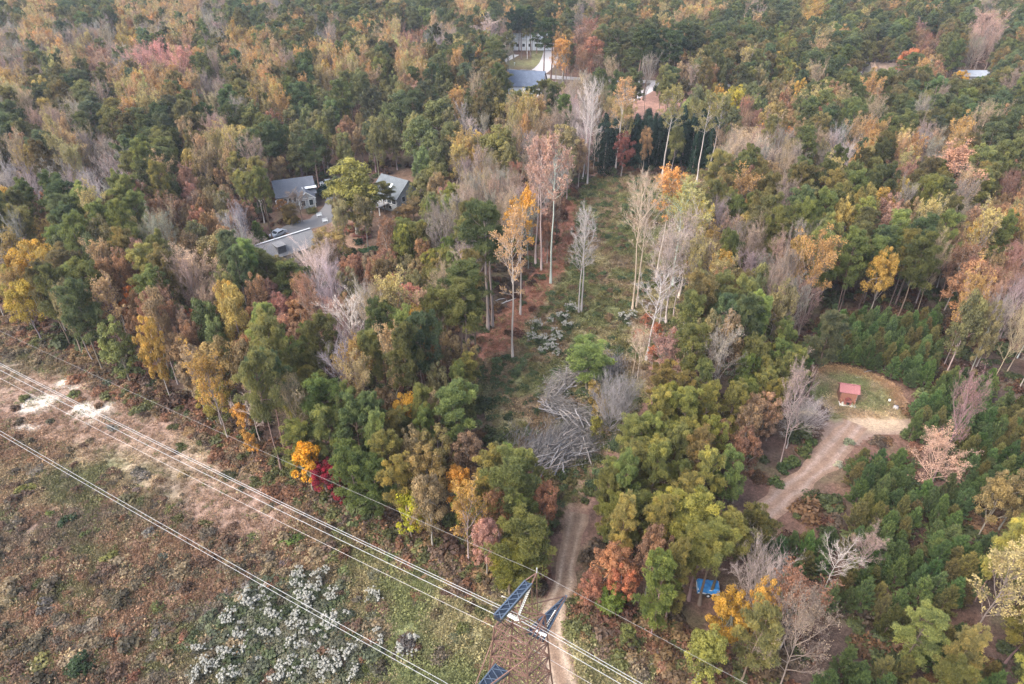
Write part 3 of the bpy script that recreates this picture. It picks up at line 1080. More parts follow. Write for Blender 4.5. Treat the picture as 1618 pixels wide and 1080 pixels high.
EC('T', 345, 572, 15, 5.4, 'golden tan', (.26, .19, .085))
EC('T', 335, 620, 10, 4.4, 'yellow olive', (.24, .20, .05))
EC('T', 285, 560, 14, 3.8, 'russet tan', (.25, .165, .095))
EC('T', 475, 502, 14, 4.6, 'coppery', (.29, .165, .09))
EC('T', 412, 508, 14, 4.6, 'chestnut', (.26, .145, .09))
EC('b', 310, 445, 16, 6.0, 'pinkish tan', (.42, .30, .22))
EC('T', 298, 430, 15, 4.6, 'pale tan', (.34, .25, .16))
EC('T', 345, 392, 16, 6.0, 'khaki', (.23, .19, .09))
EC('T', 210, 478, 13, 3.4, 'burnt orange', (.36, .13, .045))
EC('T', 305, 510, 12, 2.8, 'red brown', (.25, .10, .06))
EC('T', 55, 415, 17, 5.5, 'golden yellow', (.42, .27, .06))
EC('T', 35, 470, 14, 4.4, 'mustard gold', (.34, .26, .055))
EC('T', 75, 455, 14, 4, 'yellow tan', (.34, .24, .08))
EB('B', 566, 592, 13, 4.6, 'whitish grey', (.46, .43, .39))
EB('B', 512, 500, 13, 4.2, 'pale pinkish', (.44, .36, .33))
EB('B', 412, 700, 9, 2.8, 'buff grey', (.42, .36, .31))
EB('s', 395, 700, 8, 1.8, 'golden orange', (.44, .24, .06))
EB('s', 402, 722, 5, 1.4, 'yellow orange', (.42, .23, .06))
EC('T', 1152, 962, 12, 4.2, 'golden', (.38, .23, .045))
EC('G', 1115, 1018, 12, 4.0, 'yellow green', (.20, .20, .055))
EC('p', 1098, 840, 15, 5.2, 'yellowish lime', (.22, .23, .07))
EC('p', 1190, 840, 13, 4, 'olive', (.11, .11, .045))
EC('T', 965, 890, 10, 4.2, 'orange brown', (.30, .15, .085))
EC('T', 985, 915, 9, 3.2, 'orange red', (.34, .13, .075))
EC('T', 935, 925, 8, 2.8, 'brick red', (.28, .13, .09))
EC('G', 968, 945, 6, 3.2, 'bright green', (.12, .16, .035))
EC('s', 992, 1000, 4.5, 2.0, 'green', (.12, .13, .045))
EC('b', 1482, 725, 11, 5.2, 'peachy pink', (.44, .29, .22))
EC('T', 1535, 445, 16, 6.0, 'russet', (.31, .17, .10))
EC('O', 1505, 285, 18, 6.5, 'salmon', (.42, .24, .17))
EC('V', 1278, 648, 6, 4.6, 'ash grey', (.34, .31, .30), phrase='tangled leafless tree')
EC('b', 1255, 665, 8, 4, 'dull grey', (.28, .25, .23))
EC('b', 770, 62, 18, 8, 'lilac grey', (.36, .28, .26))
EC('O', 890, 92, 17, 4.5, 'orange', (.46, .24, .07))
EC('T', 938, 78, 18, 6, 'brick red', (.32, .15, .10))
EC('G', 885, 150, 15, 3.6, 'yellowish', (.24, .20, .06))
for q, (a, b) in enumerate(((812, 95), (824, 94), (838, 90))):
    EB('Q', a, b, 21, 4.2, ('blackish green', 'dark bluish', 'dark green')[q], (.03, .055, .035))
for q, (a, b, hh) in enumerate(((858, 134, 23), (870, 126, 23), (1004, 163, 25), (1011, 152, 25), (1016, 158, 24), (1043, 157, 24), (1049, 163, 24), (1068, 142, 24), (1082, 140, 23), (1062, 146, 22))):
    EB('Q', a, b, hh, 5.0, ('dark green', 'green', 'mid green', 'dull green', 'bluish green')[q % 5], ((.05, .08, .04), (.06, .09, .045), (.065, .09, .04), (.07, .085, .045), (.045, .075, .05))[q % 5])
EC('V', 1553, 52, 20, 10, 'pinkish brown', (.32, .22, .18), phrase='broad crowned leafless tree')
EC('b', 1553, 50, 20, 10, 'dusky pink', (.34, .22, .18))
EC('T', 1437, 92, 16, 5, 'coral red', (.42, .17, .09))
EC('T', 1518, 122, 9, 4.2, 'golden orange', (.44, .27, .05))
EC('V', 1352, 122, 9, 6, 'silvery white', (.46, .44, .44), phrase='broad crowned leafless tree')
EB('D', 1500, 112, 11, 3.2, 'dark green', (.02, .042, .028))

EB('G', 668, 342, 11, 4.6, 'khaki green', (.15, .145, .06))
EB('T', 640, 362, 6.5, 3.4, 'orange tan', (.27, .18, .085))
EB('T', 655, 352, 7, 3.0, 'tan', (.25, .19, .10))
EC('P', 425, 436, 13, 4.4, 'olive green', (.14, .15, .065))
EC('p', 462, 446, 13, 4.4, 'green', (.12, .15, .065))
EC('b', 402, 402, 11, 4.6, 'ash pink', (.26, .21, .19))
EC('b', 480, 424, 10, 3.6, 'grey buff', (.27, .225, .185))
EB('B', 418, 352, 13, 4.4, 'grey limbed', (.28, .26, .245))
EB('s', 448, 340, 4.5, 2.4, 'rust orange', (.24, .13, .06))
EB('T', 462, 356, 6, 2.6, 'mustard brown', (.20, .145, .06))
EB('G', 536, 330, 9, 3.4, 'dull green', (.10, .115, .055))
EB('P', 505, 300, 15, 4.0, 'dark green', (.09, .12, .065))
EB('P', 438, 296, 16, 4.2, 'deep green', (.085, .12, .065))
EB('P', 610, 348, 9, 3.2, 'olive', (.15, .155, .07))
EB('G', 582, 350, 12, 4.6, 'yellowish olive', (.18, .175, .06))
EC('T', 440, 425, 11, 3.6, 'khaki tan', (.22, .18, .09))
EC('p', 408, 425, 13, 4.0, 'mid green', (.13, .165, .07))
EB('b', 478, 350, 7, 2.8, 'brown twiggy', (.22, .17, .14))
EB('P', 798, 176, 14, 4.6, 'mid green', (.13, .155, .07))
EB('P', 1425, 150, 14, 4.6, 'green', (.13, .16, .075))
EB('T', 1440, 128, 11, 4.4, 'bronze', (.22, .16, .075))
EB('P', 838, 172, 7.5, 3.0, 'dark green', (.105, .135, .065))
EB('Q', 1088, 948, 13, 2.6, 'olive lime', (.20, .21, .075))
EB('Q', 1105, 955, 13.5, 2.6, 'lime green', (.19, .21, .075))
EB('Q', 1123, 940, 13, 2.6, 'yellow olive', (.20, .20, .07))
nfix = len(trees)

# --- keep the houses, the shed and the tracks in sight: what stands between them and the camera stays low
CLEAR = [(596, 284, 654, 336, 155), (446, 290, 500, 326, 155), (412, 384, 468, 412, 133), (804, 116, 868, 146, 270), (1378, 92, 1412, 112, 300), (812, 62, 866, 100, 320),
         (1520, 108, 1562, 124, 295), (1300, 582, 1436, 700, 84), (1094, 898, 1142, 944, 50), (878, 770, 936, 1000, 62), (1205, 700, 1340, 825, 73), (478, 336, 520, 366, 150),
         (868, 114, 900, 126, 300), (765, 590, 880, 690, 100), (1000, 140, 1040, 165, 240), (545, 374, 590, 390, 140)]


def crown_hits(x, y, h, r):
    px, py, Z = proj(x, y, h * .72)
    rx = r * FOC / Z
    ry = h * .34 * FOC / Z
    for x0, y0, x1, y1, far in CLEAR:
        if y < far + 2 and px + rx * .85 > x0 and px - rx * .85 < x1 and py + ry > y0 and py - ry < y1:
            return True
    return False


def blocked(x, y):
    x = np.asarray(x)
    y = np.asarray(y)
    m = inpoly(x, y, ROW) | inpoly(x, y, FIELD) | inpoly(x, y, CLEARING) | inpoly(x, y, YARD) | inpoly(x, y, LAWN) | inpoly(x, y, RAIL)
    for L, w in ((TRACK, 2.6), (SIDE, 3.0), (STREET, 6.5), (SIDESTREET, 6), (DRIVE1, 4), (DRIVE2, 4), (YARDDRIVE, 4)):
        m |= segdist(x, y, L) < w
    for p, rr in (((622, 330), 7), ((470, 325), 8), ((445, 405), 8), ((835, 145), 13), ((1400, 118), 12), ((830, 95), 14), ((1540, 122), 13), ((1117, 935), 3.5)):
        g = G(*p)
        m |= np.hypot(x - g[0], y - g[1]) < rr
    return m


N = 150000
cyy = np.r_[np.sqrt(rng.random(N) * (575 ** 2 - 30 ** 2) + 30 ** 2), np.sqrt(rng.random(N) * (150 ** 2 - 26 ** 2) + 26 ** 2)]
rng.shuffle(cyy)
cxx = (rng.random(2 * N) - .5) * 2 * (.93 * (cyy * .83 + 40) + 6)
bl = blocked(cxx, cyy)
cxx, cyy = cxx[~bl], cyy[~bl]
cand = {}
for t in 'PpTGObByDRY':
    hh = (SIZE[t][0] + SIZE[t][1]) / 2
    px, py, Z = proj(cxx, cyy, hh * .75)
    ci = np.clip((px // 45).astype(int), 0, 35)
    cj = np.clip((py // 45).astype(int), 0, 23)
    ok = (GA[cj, ci] == ord(t)) & (px > -90) & (px < 1710) & (py > -32) & (py < 1190)
    cand[t] = ok
cell = {}
CS = 4.0


def near_ok(x, y, r, kk=.64):
    i, j = int(x // CS), int(y // CS)
    for a in (-2, -1, 0, 1, 2):
        for b in (-2, -1, 0, 1, 2):
            for (qx, qy, qr) in cell.get((i + a, j + b), ()):
                d = (r + qr) * kk
                if (qx - x) ** 2 + (qy - y) ** 2 < d * d:
                    return False
    return True


for t in trees:
    cell.setdefault((int(t['x'] // CS), int(t['y'] // CS)), []).append((t['x'], t['y'], min(t['r'], 4.5) * (.5 if t['t'] in 'SLQs' else .9)))
keys = 'PpTGObByDRY'
K = np.stack([cand[k] for k in keys])
anyk = K.any(0)
gpx, gpy, _ = proj(cxx, cyy, 0.)
plot = GA[np.clip((gpy // 45).astype(int), 0, 23), np.clip((gpx // 45).astype(int), 0, 35)] == ord('y')
order = np.nonzero(anyk)[0]
order = np.r_[order[K[keys.index('y'), order]], order[~K[keys.index('y'), order]]]
for n in order:
    x, y = float(cxx[n]), float(cyy[n])
    opts = [k for q, k in enumerate(keys) if K[q, n]]
    if 'y' in opts:
        opts = ['y']
    elif plot[n] and rng.random() < .8:
        continue
    t = opts[int(rng.integers(len(opts)))]
    lo, hi, r0 = SIZE[t]
    f = rng.uniform(0, 1)
    h = lo + (hi - lo) * f
    r = r0 * rng.uniform(.78, 1.15)
    if y > 120 and t in 'PG':
        r *= 1 + .25 * min(1, (y - 120) / 80)
    if not near_ok(x, y, r, .50 if t == 'y' else .62):
        continue
    if crown_hits(x, y, h, r):
        continue
    cell.setdefault((int(x // CS), int(y // CS)), []).append((x, y, r))
    nm, tint = TINTS[t][int(rng.integers(len(TINTS[t])))]
    if t == 'P' and y < 165 and rng.random() < .55:
        nm, tint = TINTS['p'][int(rng.integers(1, 4))]
        tint = tuple(np.array(tint) * .92)
    if t in 'Ob' and y > 165 and rng.random() < .17:
        t = 'P'
        h, r = rng.uniform(14, 18), 3.0 * rng.uniform(.9, 1.2)
        nm, tint = TINTS['P'][int(rng.integers(4))]
    tint = jit(tint)
    typ = t
    if t == 'R':
        typ = ('T', 'O', 'T', 'b')[int(rng.integers(4))]
    elif t == 'Y':
        typ = 'T' if rng.random() < .7 else 'O'
    elif t == 'P' and rng.random() < .05:
        typ, (nm, tint) = 'O', TINTS['O'][int(rng.integers(3))]
    elif t == 'P' and y < 260 and rng.random() < (.32 if y < 175 else .18):
        q_ = 'TTGGTRbY'[int(rng.integers(8))]
        nm, tint = TINTS[q_][int(rng.integers(len(TINTS[q_])))]
        typ = 'T' if q_ in 'RY' else q_
    add_tree(typ, x, y, h, r, tint, nm)
print('trees', len(trees), {k: sum(1 for t in trees if t['t'] == k) for k in 'PpQTGsOSbBVLyD'})
# ------------------------------------------------------------------ labels: each thing is pinned to landmarks that one can find
LAND = [('the red-roofed shed', 1340, 615), ('the lower log heap', 885, 715), ('the upper arm of logs', 925, 592), ('the middle log tangle', 875, 648), ('the lattice pylon', 830, 980), ('the blue tarp', 1117, 918), ('the deck house', 622, 310),
        ('the porch cottage', 468, 312), ('the grey barn', 440, 405), ('the white-gabled house', 838, 135), ('the tan-roofed house', 1400, 105), ('the grey flat shed', 1540, 118),
        ('the crimson tree', 526, 722), ('the tall peach-topped trunk', 810, 440), ('the silvery bare tree', 918, 420), ('the rose pink tree', 255, 100), ('the salmon pink tree', 648, 472),
        ('the golden yellow tree', 55, 415), ('the wide bare tree', 1208, 905), ('the peachy pink tree', 1482, 720), ('the russet tree', 1535, 445), ('the utility pole', 1600, 140),
        ('the white-flowered thicket', 450, 985), ('the pale sand patch', 62, 637), ('the yellow-green giant', 565, 295), ('the broad buff bare tree', 1188, 245), ('the white building', 830, 80),
        ('the side track bend', 1300, 735), ('the bright orange treetop', 1037, 300), ('the pinkish broad tree', 1553, 55)]
EDGE = [("the photo's top edge", (0, -1)), ("the photo's left edge", (-1, 0)), ("the photo's right edge", (1, 0)), ("the photo's bottom edge", (0, 1))]
ORD = ['first', 'second', 'third', 'fourth', 'fifth', 'sixth', 'seventh', 'eighth', 'ninth', 'tenth', 'eleventh', 'twelfth', '13th', '14th', '15th', '16th', '17th', '18th', '19th', '20th']
ORD += [f'{n}th' if n % 10 not in (1, 2, 3) else f'{n}{ {1: "st", 2: "nd", 3: "rd"}[n % 10]}' for n in range(21, 120)]
used = set()


def relation(px, py):
    d = [(math.hypot(px - x, py - y), n, x, y) for n, x, y in LAND]
    d.sort()
    _, n1, x1, y1 = d[0]
    vx, vy = px - x1, py - y1
    L = math.hypot(vx, vy) + 1e-6
    best = None
    for dist, n2, x2, y2 in d[1:9]:
        wx, wy = x2 - x1, y2 - y1
        W2 = math.hypot(wx, wy)
        c = (vx * wx + vy * wy) / (L * W2)
        if c > .80 and W2 > L * .9 and (best is None or c > best[0]):
            best = (c, n2)
    if best is None:
        best = max(((vx * a + vy * b) / L, n) for n, (a, b) in EDGE)
    return n1, best[1], L


def make_labels(items, noun=None):
    """items: dicts with px, py, what (colour + kind phrase); gives each its own label"""
    groups = {}
    for it in items:
        n1, n2, L = relation(it['px'], it['py'])
        groups.setdefault((it['what'], n1, n2), []).append((L, it))
    for (what, n1, n2), lst in groups.items():
        lst.sort(key=lambda p: p[0])
        for q, (L, it) in enumerate(lst):
            s = n1.replace('the ', 'the ', 1)
            if len(lst) == 1:
                lab = f'{what} between {n1} and {n2}'
            else:
                lab = f'{what}, {ORD[q]} from {n1} toward {n2}'
            if len(lab.split()) > 16:
                lab = lab.replace(' leafless', ' bare').replace('shrub heaped with white seed heads', 'shrub with white seed heads').replace('tall bare-stemmed', 'tall').replace('tangled', '').replace('  ', ' ').replace('bare branching', 'bare').replace('full leafy', 'leafy').replace('round leafy', 'leafy').replace('thinning autumn', 'thinning').replace('small leafy ', '').replace('from the', 'from', 1).replace(' low shrub', ' shrub')
            if len(lab.split()) > 16:
                lab = lab.replace("the photo's ", '').replace('tall peach-topped', 'peach-topped').replace('wide bare', 'bare').replace('golden yellow', 'golden').replace('silvery bare', 'silvery').replace('toward the', 'toward')
                print('LONG', len(lab.split()), lab)
            it['label'] = lab


for t in trees:
    t['what'] = f"{t['name']} {t['phrase']}"
    t['size'] = t['r'] / t['Z']
CAP = {'pine_tree': 295, 'broadleaf_tree': 295, 'autumn_tree': 290, 'bare_tree': 295, 'young_pine': 290, 'cedar_tree': 120, 'sapling': 100}
single, mass = [], []
by = {}
for t in trees:
    inside = -30 < t['px'] < 1648 and -20 < t['py'] < 1130
    t['in'] = inside
    by.setdefault(KIND[t['t']], []).append(t)
for k, lst in by.items():
    lst.sort(key=lambda t: -(t['fixed'] * 9 + t['in'] * 3 + t['size']))
    for q, t in enumerate(lst):
        (single if q < CAP[k] and t['in'] else mass).append(t)
make_labels(single)
GROUPS = {'pine_tree': 'pines of the woods', 'broadleaf_tree': 'leafy trees of the woods', 'autumn_tree': 'thinning autumn trees', 'bare_tree': 'leafless trees', 'young_pine': 'young pines of the plantation', 'cedar_tree': 'dark pointed conifers', 'sapling': 'saplings at the wood edge'}
print('single', len(single), 'mass', len(mass))


def empty(name, loc, rz=0., scale=(1, 1, 1), **kw):
    o = bpy.data.objects.new(name, None)
    o.empty_display_size = .2
    COL.objects.link(o)
    o.location = loc
    o.rotation_euler = (0, 0, rz)
    o.scale = scale
    for k, v in kw.items():
        o[k] = v
    return o


def plant(pr, name, loc, rz, scale, tint, bark, label, cat, group, tilt=(0, 0)):
    root = empty(name, loc, rz, scale, label=label, category=cat, group=group)
    root.rotation_euler = (tilt[0], tilt[1], rz)
    for pn, me, kd in pr.parts:
        o = link(pn, me, root)
        o['tint'] = [float(c) for c in tint]
        o['bark'] = [float(c) for c in bark]
    return root


pickr = np.random.default_rng(99)
for t in single:
    lst = PR[t['t']]
    pr = lst[int(pickr.integers(len(lst)))]
    s = t['r'] / pr.rad
    plant(pr, KIND[t['t']], (t['x'], t['y'], 0), t['rot'], (s, s, t['h'] / pr.h), t['tint'], t['bark'], t['label'], 'tree', GROUPS[KIND[t['t']]], (pickr.normal() * .02, pickr.normal() * .02))


def scatter(name, protos, pts, rots, scales, idxs, tints, barks, **kw):
    """ONE object: far or uncountable growth, spread by geometry nodes"""
    pool = bpy.data.collections.new(name + '_sources')
    for i, me in enumerate(protos):
        pool.objects.link(bpy.data.objects.new(f'source_{i:03d}', me))
    me = bpy.data.meshes.new(name)
    n = len(pts)
    me.vertices.add(n)
    me.vertices.foreach_set('co', np.asarray(pts, np.float32).ravel())
    for nm, typ, data, key in (('rot', 'FLOAT_VECTOR', rots, 'vector'), ('scl', 'FLOAT_VECTOR', scales, 'vector'), ('pick', 'INT', idxs, 'value'), ('tint', 'FLOAT_VECTOR', tints, 'vector'), ('bark', 'FLOAT_VECTOR', barks, 'vector')):
        a = me.attributes.new(nm, typ, 'POINT')
        a.data.foreach_set(key, np.asarray(data, np.int32 if typ == 'INT' else np.float32).ravel())
    o = link(name, me, None, kind='stuff', **kw)
    ng = bpy.data.node_groups.new(name, 'GeometryNodeTree')
    ng.interface.new_socket('Geometry', in_out='INPUT', socket_type='NodeSocketGeometry')
    ng.interface.new_socket('Geometry', in_out='OUTPUT', socket_type='NodeSocketGeometry')
    gi = ng.nodes.new('NodeGroupInput')
    go = ng.nodes.new('NodeGroupOutput')
    ci = ng.nodes.new('GeometryNodeCollectionInfo')
    ci.inputs['Collection'].default_value = pool
    ci.inputs['Separate Children'].default_value = True
    ci.inputs['Reset Children'].default_value = True
    m2 = ng.nodes.new('GeometryNodeMeshToPoints')
    ip = ng.nodes.new('GeometryNodeInstanceOnPoints')
    ip.inputs['Pick Instance'].default_value = True

    def attr(nm, dt):
        a = ng.nodes.new('GeometryNodeInputNamedAttribute')
        a.data_type = dt
        a.inputs['Name'].default_value = nm
        return a.outputs['Attribute']
    ng.links.new(gi.outputs[0], m2.inputs[0])
    ng.links.new(m2.outputs[0], ip.inputs['Points'])
    ng.links.new(ci.outputs[0], ip.inputs['Instance'])
    ng.links.new(attr('pick', 'INT'), ip.inputs['Instance Index'])
    ng.links.new(attr('rot', 'FLOAT_VECTOR'), ip.inputs['Rotation'])
    ng.links.new(attr('scl', 'FLOAT_VECTOR'), ip.inputs['Scale'])
    ng.links.new(ip.outputs[0], go.inputs[0])
    md = o.modifiers.new('spread', 'NODES')
    md.node_group = ng
    return o


flat, base = [], {}
for k, lst in PR.items():
    base[k] = len(flat)
    flat += [p.joined for p in lst]
P_, R_, S_, I_, T_, B_ = [], [], [], [], [], []
for t in mass:
    lst = PR[t['t']]
    q = int(pickr.integers(len(lst)))
    s = t['r'] / lst[q].rad
    P_.append((t['x'], t['y'], 0))
    R_.append((0, 0, t['rot']))
    S_.append((s, s, t['h'] / lst[q].h))
    I_.append(base[t['t']] + q)
    T_.append(t['tint'])
    B_.append(t['bark'])
scatter('far_woods', flat, P_, R_, S_, I_, T_, B_)

# ------------------------------------------------------------------ grass, brambles and understorey (nobody could count these)
gr = np.random.default_rng(5)


def mk_tuft(seed, n=26, h=.62, w=.07, lean=.75):
    r = np.random.default_rng(seed)
    mb = MB()
    c = np.c_[r.normal(size=(n, 2)) * .22, np.zeros(n)]
    needles(mb, c, np.c_[r.normal(size=(n, 2)) * lean, np.ones(n)], 1, h, w, r, r.uniform(.25, .75, n), 0, .3)
    return mb.mesh('grass_tuft', [M_LEAF])


def mk_flat(seed):
    r = np.random.default_rng(seed)
    mb = MB()
    n = 60
    c = np.c_[r.normal(size=(n, 2)) * .45, np.abs(r.normal(size=n)) * .22]
    leaves(mb, c, r.normal(size=(n, 3)) * .6 + np.array([0, 0, 1.]), r.uniform(.05, .14, n), r, r.uniform(0, 1, n))
    return mb.mesh('low_growth', [M_LEAF])


tuft = [mk_tuft(s, n, h, w, l) for s, n, h, w, l in ((1, 26, .6, .07, .7), (2, 34, .45, .06, 1.0), (3, 22, .8, .07, .5), (4, 30, .55, .05, 1.2))]
flatg = [mk_flat(s) for s in (5, 6, 7)]
bush = [p.joined for p in PR['u']]


def region_pts(n, pred, y0, y1, x0, x1):
    x = gr.uniform(x0, x1, n)
    y = gr.uniform(y0, y1, n)
    px, py, Z = proj(x, y, 0)
    m = pred(x, y) & (px > -60) & (px < 1680) & (py < 1150) & (Z > 5)
    return x[m], y[m]


def off_tracks(x, y, k=1.):
    return (segdist(x, y, TRACK[:9]) > 1.9 * k) & (segdist(x, y, SIDE) > 2.1 * k) & ~inpoly(x, y, CLEARING)


# grass of the power line strip
x, y = region_pts(95000, lambda x, y: inpoly(x, y, ROW) & off_tracks(x, y), 34, 135, -125, 42)
rc = row_color(x, y) * (1.0 + .17 * gr.normal(size=len(x))[:, None])
hue = gr.random(len(x))
rc = np.where((hue < .09)[:, None], np.array([.12, .13, .055]), rc)
rc = np.where((hue > .96)[:, None], np.array([.36, .30, .20]), rc)
px, py, _ = proj(x, y, 0)
e = segdist(x, y, gp((-200, 560), (40, 625), (160, 660), (300, 730), (400, 790)))
sandk = (rc[:, 0] > .36) | ((e < 7) & (gr.random(len(x)) < .55))
x, y, rc, px, py = x[~sandk], y[~sandk], rc[~sandk], px[~sandk], py[~sandk]
hh = .55 + .9 * fbm(x, y, 7, 91)
e = segdist(x, y, gp((-200, 560), (40, 625), (160, 660), (300, 730), (400, 790)))
hh *= np.where(e < 6, .55, 1)
x2, y2 = region_pts(26000, lambda x, y: (inpoly(x, y, FIELD) | inpoly(x, y, LITTER)) & off_tracks(x, y), 60, 200, -10, 60)
rc2 = field_color(x2, y2) * (1.1 + .35 * gr.normal(size=len(x2))[:, None])
lit = inpoly(x2, y2, LITTER) & (gr.random(len(x2)) < .85)
rc2 = np.where(lit[:, None], np.array([.25, .12, .08]), rc2)
h2 = (.5 + .8 * fbm(x2, y2, 6, 92)) * np.where(lit, .35, 1)
x3, y3 = region_pts(9000, lambda x, y: inpoly(x, y, CLEARING) & (proj(x, y, 0)[1] < 660), 75, 110, 40, 70)
rc3 = clearing_col(x3, y3) * (1.05 + .25 * gr.normal(size=len(x3))[:, None])
X_ = np.r_[x, x2, x3]
Y_ = np.r_[y, y2, y3]
C_ = np.clip(np.r_[rc, rc2, rc3], .02, .7)
H_ = np.r_[hh, h2, np.full(len(x3), .16)]
n = len(X_)
lean = fbm(X_, Y_, 8, 95) * 6.28
scatter('grass', tuft + flatg, np.c_[X_, Y_, np.zeros(n)], np.c_[gr.normal(size=(n, 2)) * .25, gr.uniform(0, 6.28, n)],
        np.c_[np.tile((.8 + .5 * gr.random(n))[:, None], (1, 2)), H_ * gr.uniform(.7, 1.3, n)], gr.integers(0, 7, n), C_, C_ * .8)

# brambles and low brush
bx, by_, bc, bs = [], [], [], []
x, y = region_pts(16000, lambda x, y: inpoly(x, y, ROW) & off_tracks(x, y, 1.25), 34, 135, -125, 42)
cl = fbm(x, y, 11, 101) * .6 + fbm(x, y, 4, 103) * .4
px, py, _ = proj(x, y, 0)
e = segdist(x, y, gp((-200, 560), (40, 625), (160, 660), (300, 730), (400, 790)))
mown = sstep(470, 640, px) * sstep(770, 850, py)
k = (gr.random(len(x)) < sstep(.36, .62, cl) * (1 - .8 * mown)) & ((e > 7) | (gr.random(len(x)) < .12))
x, y = x[k], y[k]
pal = np.array([(.065, .08, .034), (.095, .103, .042), (.15, .095, .064), (.115, .095, .076), (.115, .072, .054), (.185, .145, .098), (.075, .064, .046), (.16, .088, .058)])
pc = ((fbm(x, y, 9, 107) * 1.5 + gr.random(len(x)) * .9) * 3.9).astype(int) % 8
bx += list(x)
by_ += list(y)
bc += list(pal[pc] * 1.15 * (1 + .2 * gr.normal(size=(len(x), 1))))
bs += list(gr.uniform(.35, 1.0, len(x)) * np.where(gr.random(len(x)) < .18, 1.5, 1))
# field brambles
x, y = region_pts(5200, lambda x, y: inpoly(x, y, FIELD) & off_tracks(x, y, 1.2) & ~inpoly(x, y, LITTER), 60, 200, -10, 60)
cl = fbm(x, y, 9, 111)
px, py, _ = proj(x, y, 0)
dens = sstep(.4, .6, cl)
dens = np.maximum(dens, sstep(60, 20, np.hypot((px - 930) * .8, py - 310)) * .9)
dens = np.maximum(dens, sstep(70, 30, np.hypot(px - 785, (py - 620))) * .95)
dens = np.maximum(dens, sstep(60, 30, np.hypot(px - 880, (py - 525))) * .95)
k = gr.random(len(x)) < dens
x, y, px, py = x[k], y[k], px[k], py[k]
pal2 = np.array([(.07, .10, .05), (.085, .115, .055), (.10, .115, .045), (.14, .13, .055), (.16, .11, .07)])
q = (gr.random(len(x)) * 4.99).astype(int)
q = np.where(np.hypot(px - 785, py - 620) < 65, gr.integers(0, 2, len(x)), q)
bx += list(x)
by_ += list(y)
bc += list(pal2[q] * (1 + .15 * gr.normal(size=(len(x), 1))))
bs += list(gr.uniform(.45, 1.15, len(x)))
# understorey below the trees and along their edges
x, y = region_pts(9000, lambda x, y: ~blocked(x, y) | (inpoly(x, y, LITTER) & (np.random.default_rng(4).random(len(x)) < .1)), 34, 200, -150, 150)
pal3 = np.array([(.09, .055, .045), (.13, .065, .048), (.07, .085, .04), (.085, .10, .045), (.10, .075, .058), (.15, .09, .055)])
bx += list(x)
by_ += list(y)
bc += list(pal3[gr.integers(0, 6, len(x))] * (1 + .2 * gr.normal(size=(len(x), 1))))
bs += list(gr.uniform(.5, 1.7, len(x)) * np.where(gr.random(len(x)) < .2, 1.5, 1))
# grey-green leafage that fills the white-flowered thicket
for q in range(420):
    a, b = gr.normal() * 62 + 455, gr.normal() * 48 + 995
    if not (300 < a < 600 and 905 < b < 1090 and (a - 300) * .55 + (b - 1040) > -70 and (a - 300) * .9 - (b - 900) < 270):
        continue
    g = G(a, b)
    bx.append(g[0])
    by_.append(g[1])
    bc.append(np.array([(.10, .115, .075), (.12, .13, .09), (.085, .105, .055), (.14, .14, .105)][int(gr.integers(4))]) * (1 + .12 * gr.normal()))
    bs.append(gr.uniform(.7, 1.3))
# fringe of brush where the woods meet the strip
EDGE_L = gp((0, 505), (90, 545), (190, 610), (290, 655), (390, 715), (480, 770), (560, 828), (640, 850), (720, 885), (790, 925))
EDGE_R = gp((905, 958), (950, 985), (1010, 1015), (1090, 1050), (1250, 1130))
for LN, cnt in ((EDGE_L, 900), (EDGE_R, 380)):
    A = np.array(LN)
    s = gr.random(cnt) * (len(A) - 1)
    i = s.astype(int)
    p = A[i] + (A[i + 1] - A[i]) * (s - i)[:, None] + gr.normal(size=(cnt, 2)) * 1.6
    ok = off_tracks(p[:, 0], p[:, 1], 1.1)
    p = p[ok]
    bx += list(p[:, 0])
    by_ += list(p[:, 1])
    bc += list(np.array([(.17, .09, .06), (.15, .105, .07), (.10, .105, .045), (.20, .135, .075), (.13, .09, .072)])[gr.integers(0, 5, len(p))] * (1 + .2 * gr.normal(size=(len(p), 1))))
    bs += list(gr.uniform(.5, 1.5, len(p)))
n = len(bx)
bs = np.array(bs)
bc = np.clip(np.array(bc), .015, .6)
scatter('undergrowth', bush, np.c_[bx, by_, np.zeros(n)], np.c_[np.zeros((n, 2)), gr.uniform(0, 6.28, n)], np.c_[bs * 1.1, bs * 1.1, bs * gr.uniform(.6, 1.2, n)], gr.integers(0, 4, n), bc, np.clip(bc * .7 + .04, 0, 1))

